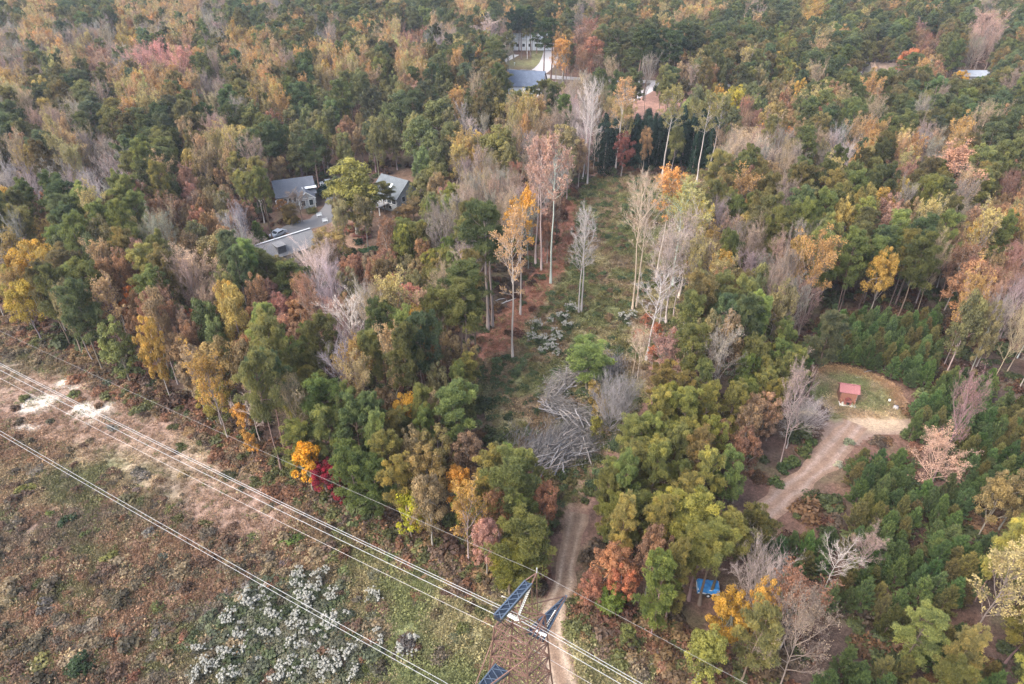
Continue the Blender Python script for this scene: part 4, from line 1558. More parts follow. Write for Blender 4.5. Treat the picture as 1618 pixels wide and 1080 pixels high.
# ------------------------------------------------------------------ bushes one can count
SHR = [(107, 825, 1.5, 1.3, 'dark green', (.035, .06, .03)), (43, 775, 1.7, 1.2, 'yellowish olive', (.15, .15, .045)), (83, 882, 1.3, .9, 'olive green', (.11, .12, .045)), (178, 885, 1.5, 1.0, 'yellow green', (.16, .16, .05)),
       (460, 857, 1.7, 1.4, 'bright green', (.12, .17, .045)), (260, 882, .9, .9, 'bluish grey', (.09, .10, .085)), (127, 1056, 1.7, 1.8, 'dark green', (.04, .065, .03)), (223, 755, 1.5, 1.1, 'grey twiggy', (.19, .165, .15)),
       (238, 843, 1., .9, 'grey', (.19, .18, .175)), (157, 915, 1.3, 1.2, 'dark brown', (.10, .07, .055)), (173, 608, 1.2, 1.3, 'dusty dark green', (.07, .085, .055)), (95, 562, 1.3, .9, 'dull green', (.09, .10, .05)),
       (75, 960, 1.6, 1.3, 'dark grey twiggy', (.12, .105, .10)), (40, 940, 1.4, 1.2, 'brown', (.13, .085, .065)), (200, 790, 1.4, 1.1, 'greyish olive', (.12, .11, .065)), (325, 830, 1.1, .9, 'olive', (.12, .12, .05)),
       (365, 935, 1.2, 1., 'grey violet', (.17, .14, .15)), (330, 970, 1.1, .9, 'brown grey', (.15, .12, .10)), (290, 750, 1., .8, 'straw', (.26, .2, .12)), (60, 745, 1.3, 1., 'pale grey', (.20, .18, .165)),
       (565, 835, 1.2, 1.2, 'green', (.09, .11, .045)), (620, 880, 1.5, .8, 'fresh green', (.12, .15, .06)), (545, 905, 1.1, .7, 'grassy green', (.13, .16, .07)), (180, 1010, 1.2, 1., 'rusty', (.22, .11, .07)),
       (270, 1010, 1.2, .9, 'brown olive', (.13, .11, .06)), (720, 1010, 1.1, .7, 'grey green', (.13, .14, .09)), (645, 1065, 1., .7, 'green', (.12, .14, .06)), (70, 1050, 1.6, 1.1, 'yellowish', (.17, .16, .06)),
       (958, 1000, 1.4, 1.2, 'dull green', (.10, .10, .05)), (1342, 700, 1.0, .8, 'silvery green', (.2, .22, .15)), (1324, 735, .8, .9, 'pale', (.36, .36, .3)), (1226, 766, 1.3, 1.3, 'green', (.08, .11, .04)), (1238, 741, 1.3, 1.2, 'dark green', (.06, .09, .035)),
       (1280, 703, 1.2, 1.5, 'green', (.08, .115, .04)), (1270, 716, 1.3, 1.4, 'olive green', (.10, .12, .045)), (1252, 734, 1.3, 1.5, 'mid green', (.08, .11, .04)), (1270, 605, 1.4, 1.8, 'blackish green', (.03, .05, .03)),
       (583, 398, 2.2, 1.8, 'deep green', (.06, .11, .05)), (566, 385, 1.4, 1.6, 'dark green', (.035, .06, .035)), (575, 372, 3.2, 1.6, 'dark red', (.15, .065, .06)), (553, 362, 3., 1.5, 'reddish brown', (.20, .085, .06)), (460, 352, 2.2, 3.2, 'mustard green', (.17, .13, .05)),
       (513, 308, 2.6, 3.6, 'dark bluish green', (.025, .05, .04)), (494, 335, 1.8, 1.8, 'olive', (.12, .12, .05)), (1050, 140, 2., 3., 'black green', (.02, .035, .025)), (1038, 143, 1.8, 2.4, 'black green', (.02, .035, .025)), (885, 145, 2.4, 2., 'dark', (.03, .04, .03)), (855, 150, 2.6, 3.2, 'dark green', (.035, .06, .04)), (832, 158, 2.6, 3., 'bluish green', (.05, .08, .05))]
items = []
for (px, py, r, h, nm, tint) in SHR:
    items.append(dict(px=px, py=py, r=r, h=h, tint=tint, what=f'{nm} low shrub'))
for q in range(70):
    while True:
        px, py = gr.uniform(0, 780), gr.uniform(620, 1070)
        g = G(px, py)
        if inpoly(g[0], g[1], ROW) and segdist(g[0], g[1], EDGE_L) > 4:
            break
    k = int(gr.integers(6))
    items.append(dict(px=px, py=py, r=gr.uniform(.6, 1.2), h=gr.uniform(.5, 1.), tint=jit([(.10, .115, .045), (.16, .12, .08), (.18, .16, .145), (.085, .075, .055), (.21, .11, .07), (.12, .13, .05)][k]), what=('olive', 'brown', 'greyish', 'dark brown', 'rusty', 'green')[k] + ' brushy shrub'))
make_labels(items)
for it in items:
    g = G(it['px'], it['py'])
    pr = PR['u'][int(pickr.integers(4))]
    plant(pr, 'shrub', (g[0], g[1], 0), pickr.uniform(0, 6), (it['r'], it['r'], it['h']), it['tint'], tuple(np.array(it['tint']) * .6 + .03), it['label'], 'shrub', 'low shrubs')
WHITE = [(315, 1030), (328, 1058), (312, 1073), (358, 1037), (360, 1073), (403, 1050), (373, 1067), (450, 1057), (363, 983), (380, 997), (400, 950), (420, 940), (417, 972), (427, 960), (433, 980), (420, 1007), (467, 983), (480, 997), (450, 997),
         (473, 907), (473, 923), (480, 943), (513, 907), (503, 920), (525, 947), (497, 943), (488, 962), (493, 1017), (510, 1020), (467, 1023), (530, 1040), (487, 1050), (460, 1043), (507, 1053), (527, 1060), (513, 1067), (393, 960), (383, 1013), (390, 1027),
         (593, 947), (600, 1007), (642, 1023), (553, 1037), (523, 992), (540, 975), (505, 985), (345, 1052), (470, 1070), (560, 1070), (440, 1078),
         (850, 543), (860, 537), (873, 547), (870, 553), (857, 557), (880, 540), (848, 520), (887, 507), (903, 493), (870, 510), (895, 520), (840, 535), (882, 560), (990, 513), (1000, 500), (985, 505), (862, 548), (878, 530)]
items = [dict(px=px, py=py, what='shrub heaped with white seed heads' if py > 800 else 'leafy shrub with whitish tufts') for px, py in WHITE]
make_labels(items)
for it in items:
    g = G(it['px'], it['py'])
    far = it['py'] < 800
    s = pickr.uniform(.75, 1.2) * (1.0 if not far else 1.0)
    tint = (.115, .12, .085) if not far else (.09, .12, .06)
    pr = PR['w'][int(pickr.integers(3))]
    plant(pr, 'white_flowering_shrub', (g[0], g[1], 0), pickr.uniform(0, 6), (s, s, s * pickr.uniform(.8, 1.15)), jit(tint), (.12, .10, .08), it['label'], 'shrub', 'white flowering shrubs')
# ------------------------------------------------------------------ small builders for made things
def raw(name, V, F, mat, parent=None, **kw):
    me = bpy.data.meshes.new(name)
    me.from_pydata([tuple(map(float, v)) for v in V], [], [tuple(map(int, f)) for f in F])
    me.materials.append(mat)
    me.update()
    return link(name, me, parent, **kw)


def boxv(cx, cy, cz, sx, sy, sz):
    x, y, z = sx / 2, sy / 2, sz / 2
    V = [(cx + a * x, cy + b * y, cz + c * z) for c in (-1, 1) for a, b in ((-1, -1), (1, -1), (1, 1), (-1, 1))]
    F = [(3, 2, 1, 0), (4, 5, 6, 7), (0, 1, 5, 4), (1, 2, 6, 5), (2, 3, 7, 6), (3, 0, 4, 7)]
    return V, F


def box(name, cx, cy, cz, sx, sy, sz, mat, parent=None, **kw):
    V, F = boxv(cx, cy, cz, sx, sy, sz)
    return raw(name, V, F, mat, parent, **kw)


def boxes(name, lst, mat, parent=None, **kw):
    V, F = [], []
    for b in lst:
        v, f = boxv(*b)
        F += [tuple(i + len(V) for i in q) for q in f]
        V += v
    return raw(name, V, F, mat, parent, **kw)


def cyl(name, p0, p1, r0, r1, mat, parent=None, k=10, **kw):
    mb = MB()
    tube(mb, [p0, p1], [r0, r1], k)
    return link(name, mb.mesh(name, [mat], False), parent, **kw)


_bar = {}


def bar(name, p0, p1, w, mat, parent):
    """a straight member: one shared unit box, scaled and turned"""
    key = mat.name
    if key not in _bar:
        V, F = boxv(0, 0, .5, 1, 1, 1)
        me = bpy.data.meshes.new(name)
        me.from_pydata(V, [], F)
        me.materials.append(mat)
        _bar[key] = me
    o = link(name, _bar[key], parent)
    a, b = Vector(p0), Vector(p1)
    d = b - a
    o.matrix_basis = Matrix.Translation(a) @ d.to_track_quat('Z', 'Y').to_matrix().to_4x4() @ Matrix.Diagonal((w, w, d.length, 1))
    return o


def shingle_roof_mat(name, col, rows=3.5):
    if name in MATS:
        return MATS[name]
    m, n = newmat(name)
    out = n.nodes.new('ShaderNodeOutputMaterial')
    b = n.nodes.new('ShaderNodeBsdfPrincipled')
    b.inputs['Roughness'].default_value = .85
    b.inputs['Specular IOR Level'].default_value = .2
    tc = n.nodes.new('ShaderNodeTexCoord')
    br = n.nodes.new('ShaderNodeTexBrick')
    br.inputs['Scale'].default_value = rows
    br.inputs['Mortar Size'].default_value = .03
    br.inputs['Bias'].default_value = -.1
    br.inputs['Color1'].default_value = (*[c * 1.15 for c in col], 1)
    br.inputs['Color2'].default_value = (*[c * .85 for c in col], 1)
    br.inputs['Mortar'].default_value = (*[c * .6 for c in col], 1)
    n.links.new(tc.outputs['Object'], br.inputs['Vector'])
    nz = n.nodes.new('ShaderNodeTexNoise')
    nz.inputs['Scale'].default_value = .7
    nz.inputs['Detail'].default_value = 6
    n.links.new(tc.outputs['Object'], nz.inputs['Vector'])
    mr = n.nodes.new('ShaderNodeMapRange')
    mr.inputs['To Min'].default_value = .8
    mr.inputs['To Max'].default_value = 1.4
    n.links.new(nz.outputs['Fac'], mr.inputs['Value'])
    sc = n.nodes.new('ShaderNodeVectorMath')
    sc.operation = 'SCALE'
    n.links.new(br.outputs[0], sc.inputs[0])
    n.links.new(mr.outputs[0], sc.inputs['Scale'])
    n.links.new(sc.outputs[0], b.inputs['Base Color'])
    n.links.new(b.outputs[0], out.inputs[0])
    MATS[name] = m
    return m


M_GLASS = plain('window_glass', (.035, .045, .055), .08, .6, .1)
M_WHITE = plain('white_paint', (.74, .74, .72), .6, .3, .08)
M_RUSTY = plain('weathered_steel', (.125, .068, .05), .8, .25, .35, 2)
M_BLUE = plain('blue_black_steel', (.012, .019, .034), .4, .4, .5, .8)
M_ALU = plain('bare_aluminium', (.34, .33, .315), .5, .4, .1)


def roof_slopes(root, w, d, wh, rh, over, mat, th=.18):
    """gable roof, ridge along local x; two slopes and a ridge cap"""
    hx = w / 2 + over
    hy = d / 2 + over
    drop = rh * over / (d / 2)
    for s in (-1, 1):
        V = []
        for zz in (0, th):
            V += [(-hx, s * hy, wh - drop + zz), (hx, s * hy, wh - drop + zz), (hx, 0, wh + rh + zz), (-hx, 0, wh + rh + zz)]
        F = [(0, 1, 2, 3), (7, 6, 5, 4), (0, 4, 5, 1), (1, 5, 6, 2), (2, 6, 7, 3), (3, 7, 4, 0)]
        raw('roof_slope', V, F, mat, root)


def gable_walls(root, w, d, wh, rh, mat):
    x, y = w / 2, d / 2
    V = [(-x, -y, 0), (x, -y, 0), (x, y, 0), (-x, y, 0), (-x, -y, wh), (x, -y, wh), (x, y, wh), (-x, y, wh), (-x, 0, wh + rh - .02), (x, 0, wh + rh - .02)]
    F = [(0, 1, 5, 4), (2, 3, 7, 6), (1, 2, 6, 9, 5), (3, 0, 4, 8, 7)]
    return raw('wall', V, F, mat, root)


def window(root, side, a, z, ww, hh, w, d, mat=None, panes=1):
    """side 's','n','e','w' of a w x d house; a along the wall"""
    e = .04
    fr = .1
    if side in 'sn':
        s = -1 if side == 's' else 1
        yy = s * (d / 2 + e)
        f = boxes('window_frame', [(a - ww / 2, yy, z, fr, .1, hh + fr), (a + ww / 2, yy, z, fr, .1, hh + fr), (a, yy, z - hh / 2, ww - fr, .1, fr), (a, yy, z + hh / 2, ww - fr, .1, fr)] +
                  [(a - ww / 2 + ww * (k + 1) / panes, yy, z, .07, .09, hh - fr) for k in range(panes - 1)], mat or M_WHITE, root)
        for k in range(panes):
            box('pane', a - ww / 2 + ww * (k + .5) / panes, yy - s * .015, z, ww / panes - .1, .05, hh - fr, M_GLASS, f)
    else:
        s = -1 if side == 'w' else 1
        xx = s * (w / 2 + e)
        f = boxes('window_frame', [(xx, a - ww / 2, z, .1, fr, hh + fr), (xx, a + ww / 2, z, .1, fr, hh + fr), (xx, a, z - hh / 2, .1, ww - fr, fr), (xx, a, z + hh / 2, .1, ww - fr, fr)], mat or M_WHITE, root)
        box('pane', xx - s * .015, a, z, .05, ww - .1, hh - fr, M_GLASS, f)


def house(name, label, px, py, rz, w, d, wh, rh, wallc, roofc, over=.45, z0=0):
    g = G(px, py)
    root = empty(name, (g[0], g[1], 0), math.radians(rz), label=label, category='house' if 'house' in name or 'cottage' in name else 'building')
    gable_walls(root, w, d, wh, rh, wallc)
    roof_slopes(root, w, d, wh, rh, over, roofc)
    return root


# grey house with the white sun room and the deck
r1 = shingle_roof_mat('grey_shingle', (.115, .125, .13))
h = house('house', 'grey-roofed house with white window wall and raised deck', 628, 322, -34, 8.4, 9.0, 4.0, 3.2, plain('pale_siding', (.33, .34, .33), .8), r1)
for k in range(5):
    window(h, 's', -3.2 + 1.6 * k, 2.95, 1.4, 1.5, 8.4, 9.0)
for k in range(3):
    window(h, 's', -2.6 + 2.2 * k, 1.15, 1.1, 1.0, 8.4, 9.0)
window(h, 'e', -2, 3, 1.2, 1.4, 8.4, 9.0)
window(h, 'e', 2, 3, 1.2, 1.4, 8.4, 9.0)
sl = math.atan2(3.4, 5.25)


def skylight(root, x, y, ww, hh, wh, rh, d):
    z = wh + rh * (1 - abs(y) / (d / 2)) + .26
    o = box('skylight', 0, 0, 0, ww, hh, .14, M_WHITE, root)
    o.location = (x, y, z)
    o.rotation_euler = (math.atan2(rh, d / 2) * (1 if y < 0 else -1), 0, 0)
    q = box('pane', 0, 0, .085, ww * .7, hh * .75, .04, plain('pale_skylight', (.75, .77, .8), .2), o)  # pane is pale by its near-white base colour alone


skylight(h, .6, -2.2, .6, 1.2, 4.0, 3.2, 9.0)
skylight(h, -2.6, -3.7, .5, .7, 4.0, 3.2, 9.0)
M_DECK = plain('weathered_deck', (.33, .31, .29), .85, .2, .2, 2)
dk = empty('deck', (0, 0, 0))
dk.parent = h
bpy.data.objects.remove(dk)
dk = box('deck', -1.6, -6.4, 2.15, 6.2, 3.6, .2, M_DECK, h)
for k in range(12):
    box('plank', -4.4 + k * .51, -6.4, 2.275, .46, 3.6, .05, M_DECK, dk)
for x in (-4.5, -1.6, 1.3):
    box('deck_post', x, -8.0, 1.02, .2, .2, 2.04, M_WHITE, dk)
rl = boxes('railing', [(-1.6, -8.12, 3.25, 6.2, .1, .1), (-4.65, -6.4, 3.25, .1, 3.3, .1), (1.45, -6.4, 3.25, .1, 3.3, .1)] + [(-4.5 + k * .53, -8.12, 2.72, .06, .06, .94) for k in range(12)] +
           [(-4.65, -7.8 + k * .5, 2.72, .06, .06, .94) for k in range(6)] + [(1.45, -7.8 + k * .5, 2.72, .06, .06, .94) for k in range(6)], plain('grey_rail', (.5, .5, .5)), dk)
for (x, y) in ((-3.4, -6.6), (-.4, -7.1)):
    g = h.matrix_basis
    t = empty('patio_table' if x < -2 else 'patio_chair', (0, 0, 0), label='dark round table on the raised deck of the grey house' if x < -2 else 'dark chair on the raised deck of the grey house', category='table' if x < -2 else 'chair')
    c = math.radians(-34)
    gg = G(628, 324)
    t.location = (gg[0] + x * math.cos(c) - y * math.sin(c), gg[1] + x * math.sin(c) + y * math.cos(c), 2.3)
    M_DK = plain('dark_patio_metal', (.06, .06, .065))
    if x < -2:
        cyl('table_top', (0, 0, .70), (0, 0, .75), .6, .6, M_DK, t, 16)
        cyl('leg', (0, 0, .03), (0, 0, .70), .05, .05, M_DK, t)
        cyl('foot', (0, 0, 0), (0, 0, .03), .3, .3, M_DK, t, 12)
    else:
        box('seat', 0, 0, .42, .5, .5, .06, M_DK, t)
        box('backrest', 0, .24, .72, .5, .05, .5, M_DK, t)
        for a in (-.2, .2):
            for b in (-.2, .2):
                box('leg', a, b, .195, .05, .05, .39, M_DK, t)

# cottage with the front gable
r2 = shingle_roof_mat('slate_shingle', (.105, .112, .13))
wl = plain('grey_green_siding', (.33, .35, .36), .8)
h = house('cottage', 'grey cottage with white-trimmed front gable and pale awning', 468, 316, 22, 9.5, 7.5, 3.0, 2.9, wl, r2)
fg = raw('front_gable', [(.2, -6.6, 0), (4.2, -6.6, 0), (.2, -6.6, 2.7), (4.2, -6.6, 2.7), (2.2, -6.6, 4.2), (.2, -3.77, 0), (4.2, -3.77, 0), (.2, -3.77, 2.7), (4.2, -3.77, 2.7), (2.2, -2, 4.2)],
         [(0, 1, 3, 4, 2), (0, 2, 7, 5), (1, 6, 8, 3)], wl, h)
raw('gable_roof', [(-.1, -6.95, 2.55), (2.2, -6.95, 4.3), (2.2, -1.2, 4.3), (-.1, -3.0, 2.55), (-.1, -6.95, 2.7), (2.2, -6.95, 4.45), (2.2, -1.2, 4.45), (-.1, -3.0, 2.7),
                   (4.5, -6.95, 2.55), (4.5, -3.0, 2.55), (4.5, -6.95, 2.7), (4.5, -3.0, 2.7)],
    [(0, 1, 2, 3), (7, 6, 5, 4), (0, 4, 5, 1), (3, 7, 4, 0), (1, 8, 9, 2), (11, 10, 5, 6), (8, 1, 5, 10), (9, 8, 10, 11)], r2, h)
tr = boxes('gable_trim', [(.25, -6.68, 1.35, .16, .12, 2.7), (4.15, -6.68, 1.35, .16, .12, 2.7), (2.2, -6.68, 2.7, 3.7, .12, .14)], M_WHITE, h)
raw('bargeboard', [(-.1, -7.0, 2.5), (2.2, -7.0, 4.25), (4.5, -7.0, 2.5), (4.5, -7.0, 2.75), (2.2, -7.0, 4.5), (-.1, -7.0, 2.75), (-.1, -6.96, 2.5), (2.2, -6.96, 4.25), (4.5, -6.96, 2.5), (4.5, -6.96, 2.75), (2.2, -6.96, 4.5), (-.1, -6.96, 2.75)],
    [(0, 1, 4, 5), (1, 2, 3, 4), (6, 11, 10, 7), (7, 10, 9, 8), (5, 4, 10, 11), (4, 3, 9, 10), (0, 6, 7, 1), (1, 7, 8, 2)], M_WHITE, h)
for x in (1.2, 3.2):
    f = boxes('window_frame', [(x - .55, -6.65, 1.5, .1, .1, 1.6), (x + .55, -6.65, 1.5, .1, .1, 1.6), (x, -6.65, .7, 1.0, .1, .1), (x, -6.65, 2.3, 1.0, .1, .1)], M_WHITE, h)
    box('pane', x, -6.635, 1.5, 1.0, .05, 1.5, M_GLASS, f)
for k in range(4):
    window(h, 's', -4.0 + 1.15 * k, 1.7, .8, 1.3, 9.5, 7.5)
box('awning', 3.6, -2.9, 4.15, 3.6, 1.7, .14, M_WHITE, h)
box('porch_roof', -4.6, -4.9, 2.2, 1.6, 1.6, .12, M_WHITE, h)
for x in (-5.3, -3.9):
    box('porch_post', x, -5.6, 1.07, .12, .12, 2.14, M_WHITE, h)

# long barn-like roof
r3 = shingle_roof_mat('weathered_shingle', (.17, .165, .165))
h = house('barn', 'long weathered grey roof with pale ridge strip and one dormer', 446, 412, 42, 15, 6.4, 3.0, 2.3, plain('grey_board', (.34, .33, .32), .85), r3)
box('ridge_strip', 0, 0, 5.55, 15.6, .4, .1, plain('ridge_grey', (.42, .42, .42)), h)
dm = raw('dormer', [(-1.6, -3.0, 3.2), (.2, -3.0, 3.2), (-1.6, -3.0, 4.9), (.2, -3.0, 4.9), (-1.6, -.6, 4.95), (.2, -.6, 4.95)], [(0, 1, 3, 2), (0, 2, 4), (1, 5, 3), (2, 3, 5, 4)], plain('dark_board', (.11, .105, .11)), h)
box('dormer_roof', -.7, -1.85, 5.0, 2.2, 2.7, .12, r3, h)
for k in range(4):
    window(h, 's', -5 + 3.2 * k, 1.6, 1, 1.1, 15, 6.4)

# white-gabled house by the street
r4 = shingle_roof_mat('blue_grey_shingle', (.10, .12, .16))
wsid = plain('white_siding', (.80, .82, .83), .7, .3, .05)
h = house('house', 'blue-grey roofed house with tall white gable beside the street', 826, 147, -12, 17, 11, 4.2, 4.4, wsid, r4)
for a in (-2, 2):
    window(h, 'e', a, 3.2, 1.1, 1.5, 17, 11)
window(h, 'e', 0, 6.2, .8, .8, 17, 11)
for k in range(5):
    window(h, 's', -6 + 3 * k, 2.2, 1.2, 1.4, 17, 11)
vt = box('ridge_vent', 2, 0, 8.85, 6, .4, .14, plain('vent_grey', (.2, .2, .22)), h)

# tan-roofed house
r5 = shingle_roof_mat('tan_shingle', (.27, .19, .145))
h = house('house', 'tan-roofed house with pale walls among the far pines', 1398, 126, -6, 15, 10, 3.6, 3.2, plain('cream_wall', (.62, .58, .52), .8), r5)
wg = raw('wing_roof', [(-8.4, -3.6, 4.9), (-5.4, -6.4, 3.6), (-3.0, -2.0, 4.6), (-6.0, .6, 7.6), (-7.0, -2.4, 7.4)], [(0, 1, 4), (1, 2, 4), (2, 3, 4), (3, 0, 4), (0, 3, 2, 1)], r5, h)
for k in range(4):
    window(h, 's', -5 + 3.4 * k, 1.9, 1.5, 1.4, 15, 10)
box('chimney', 3.5, 1.2, 6.6, 1.0, 1.0, 2.4, plain('old_brick', (.25, .12, .09)), h)
# low grey shed roof
h = house('shed', 'low grey-roofed shed beside the golden orange tree', 1540, 128, -4, 15, 9, 3.0, 1.3, plain('grey_panel', (.36, .36, .38)), shingle_roof_mat('pale_grey_metal', (.34, .36, .40), 1.))
box('door', 3, -4.53, 1.2, 2.6, .06, 2.4, M_WHITE, h)
for k in range(3):
    window(h, 's', -5.5 + 2.4 * k, 1.7, 1.1, .9, 15, 9)
# white building behind the pines
h = house('building', 'long white building half hidden behind the far pines', 842, 76, 0, 26, 10, 5.2, 1.6, wsid, shingle_roof_mat('white_metal', (.70, .72, .74), 1.))
for k in range(8):
    window(h, 's', -11 + 3.1 * k, 2.4, 1.4, 1.5, 26, 10)
# house glimpsed among the pines
h = house('house', 'pale house glimpsed through gaps in the pine canopy', 1405, 222, 8, 13, 8, 4.0, 2.2, wsid, shingle_roof_mat('dull_grey_shingle', (.33, .33, .34)))
for k in range(4):
    window(h, 's', -4.5 + 3 * k, 2.0, 1.3, 1.4, 13, 8)
for (px, py, n) in ((432, 10, 'white-roofed building at the far top left woods'), (1290, 12, 'pale-roofed building at the far top right woods')):
    h = house('building', n, px, py, 10, 15, 9, 4.5, 2.2, wsid, shingle_roof_mat('white_metal', (.7, .72, .74)))
    for k in range(3):
        window(h, 's', -4 + 4 * k, 2.2, 1.4, 1.4, 15, 9)


# ------------------------------------------------------------------ red brick and shingle shed in the clearing
g = G(1336, 629)
sh = empty('garden_shed', (g[0], g[1], 0), math.radians(-14), label='small red-roofed shed with brick front on pale slab in clearing', category='shed')
M_RSH = plain('red_shingle', (.30, .125, .12), .85, .2, .25, 3)
M_BRK = plain('red_brown_brick', (.27, .125, .085), .9, .1, .3, 4)
M_CON = plain('pale_concrete', (.58, .55, .50), .9, .1, .12, 2)
box('slab', 0, -1.3, .05, 2.5, 1.9, .1, M_CON, sh)
gable_walls(sh, 2.5, 2.2, 2.0, .75, plain('brown_board', (.20, .105, .075), .85, .2, .3, 3))
# roof slopes with single shingle courses
for s in (-1, 1):
    rise = math.atan2(.75, 1.1)
    L = 1.5
    nrow = 6
    slope = box('roof_slope', 0, 0, 0, 3.1, L, .08, M_RSH, sh)
    slope.location = (0, s * (L / 2 * math.cos(rise)), 2.78 - L / 2 * math.sin(rise))
    slope.rotation_euler = (-s * rise, 0, 0)
    for k in range(nrow):
        for j in range(7):
            y = s * (-L / 2 + L * (k + .5) / nrow)
            x = -1.55 + 3.1 * (j + .5 + (.25 if k % 2 else -.02)) / 7.4
            o = box('shingle', 0, 0, 0, .40, L / nrow * 1.08, .03, M_RSH, slope)
            o.location = (x, y, .055 + .004 * ((j * 7 + k * 3) % 4))
            o.rotation_euler = (s * .06, 0, 0)
box('ridge_cap', 0, 0, 2.87, 3.14, .22, .08, M_RSH, sh)
# brick facing in courses
bm = bpy.data.meshes.new('brick')
V, F = boxv(0, 0, 0, .295, .1, .13)
bm.from_pydata(V, [], F)
bm.materials.append(M_BRK)
fw = box('front_wall', 0, -1.13, 1.0, 2.42, .05, 1.96, plain('mortar', (.26, .22, .20)), sh)
for k in range(13):
    for j in range(8):
        x = -1.2 + .3 * (j + .5) + (.0 if k % 2 else .06) - .03
        if abs(x) < .42 and k < 6:
            continue
        o = link('brick', bm, fw)
        o.location = (x, -1.17 + .012 * ((j * 5 + k * 3) % 3), .1 + .148 * k)
# hearth projecting on the slab: barrel top, arch mouth
M_RB = plain('bright_red_brick', (.36, .13, .11), .85, .2, .25, 5)
mb = MB()
P = []
hb = box('hearth', 0, -1.55, .42, .95, .66, .64, M_RB, sh)
mb = MB()
tube(mb, [(0, -1.88, .74), (0, -1.22, .74)], [.44, .44], 14)
link('hearth_top', mb.mesh('hearth_top', [M_RB]), sh)
box('hearth_mouth', 0, -1.885, .38, .5, .03, .5, plain('mouth_black', (.02, .018, .018)), sh)  # flat near-black panel on the hearth front marks the mouth
for s in (-1, 1):
    box('side_post', s * 1.02, -1.45, .42, .18, .5, .64, M_BRK, sh)
box('side_board', 1.3, -.3, 1.0, .06, 1.3, 1.5, M_WHITE, sh)
for (px, py, nm, lab, cat) in ((1357, 596, 'plank', 'pale plank lying behind the red-roofed shed', 'plank'), (1405, 634, 'bucket', 'small white bucket on the clearing grass', 'bucket'), (1415, 645, 'stump', 'grey tree stump at the clearing edge by young pines', 'stump'), (1437, 680, 'bucket', 'white pail at the edge of the clearing dirt', 'bucket')):
    g = G(px, py)
    if nm == 'plank':
        o = box('plank', 0, 0, .04, 1.1, .25, .06, M_CON, None, label=lab, category=cat)
    elif nm == 'bucket':
        o = empty('bucket', (0, 0, 0), label=lab, category=cat)
        cyl('body', (0, 0, 0), (0, 0, .38), .14, .18, M_WHITE, o, 12)
        cyl('rim', (0, 0, .36), (0, 0, .40), .195, .195, M_WHITE, o, 12)
    else:
        mb = MB()
        tube(mb, [(0, 0, -.05), (0, 0, .15), (0, 0, .5)], [.55, .4, .36], 10)
        o = link('stump', mb.mesh('stump', [plain('old_stump', (.27, .24, .23), .9)]), None, label=lab, category=cat)
    o.location = (g[0], g[1], 0)

# ------------------------------------------------------------------ tarp-covered trailer in the trees
g = G(1117, 934)
tr = empty('trailer', (g[0], g[1], 0), math.radians(-8), label='small white trailer under the blue tarp among trees', category='trailer')
box('body', 0, 0, .78, 2.5, 1.45, .75, M_WHITE, tr)
box('floor_frame', 0, 0, .36, 2.6, 1.5, .09, plain('dark_frame', (.05, .05, .05)), tr)
for s in (-1, 1):
    wlh = empty('wheel', (0, 0, 0))
    bpy.data.objects.remove(wlh)
    wlh = cyl('wheel', (0, s * .76, .32), (0, s * .92, .32), .32, .32, plain('tyre_rubber', (.03, .03, .03)), tr, 16)
    cyl('rim', (0, s * .921, .32), (0, s * .94, .32), .17, .17, plain('steel_rim', (.5, .5, .5)), wlh, 12)
box('drawbar', -1.75, 0, .36, .9, .1, .08, plain('dark_frame', (.05, .05, .05)), tr)
box('door', 1.27, 0, .78, .05, .6, .6, plain('rusty_door', (.34, .2, .15)), tr)
nx_, ny_ = 26, 16
V, F = [], []
r_ = np.random.default_rng(3)
for j in range(ny_):
    for i in range(nx_):
        u, v = i / (nx_ - 1) * 2 - 1, j / (ny_ - 1) * 2 - 1
        x, y = u * 1.62, v * 1.12
        ox, oy = max(0, abs(x) - 1.3), max(0, abs(y) - .76)
        z = 1.22 + .16 * (1 - abs(v)) - 1.15 * ox - 1.2 * oy + .22 * (vnoise(x * 3 + 5, y * 3 + 9, 1.1, 4) - .5) - .10 * math.exp(-((x - .25) / .22) ** 2)
        V.append((x - np.sign(x) * ox * .55, y - np.sign(y) * oy * .55, z))
for j in range(ny_ - 1):
    for i in range(nx_ - 1):
        a = j * nx_ + i
        F.append((a, a + 1, a + nx_ + 1, a + nx_))
tp = raw('tarp', V, F, plain('blue_tarp', (.035, .19, .44), .5, .4, .2, 2), None, label='bright blue tarp draped over the trailer between tree trunks', category='tarp')
tp.location = (g[0], g[1], .02)
tp.rotation_euler = (0, 0, math.radians(-8))
md = tp.modifiers.new('thick', 'SOLIDIFY')
md.thickness = .012
tp.scale = (.9, .92, 1)


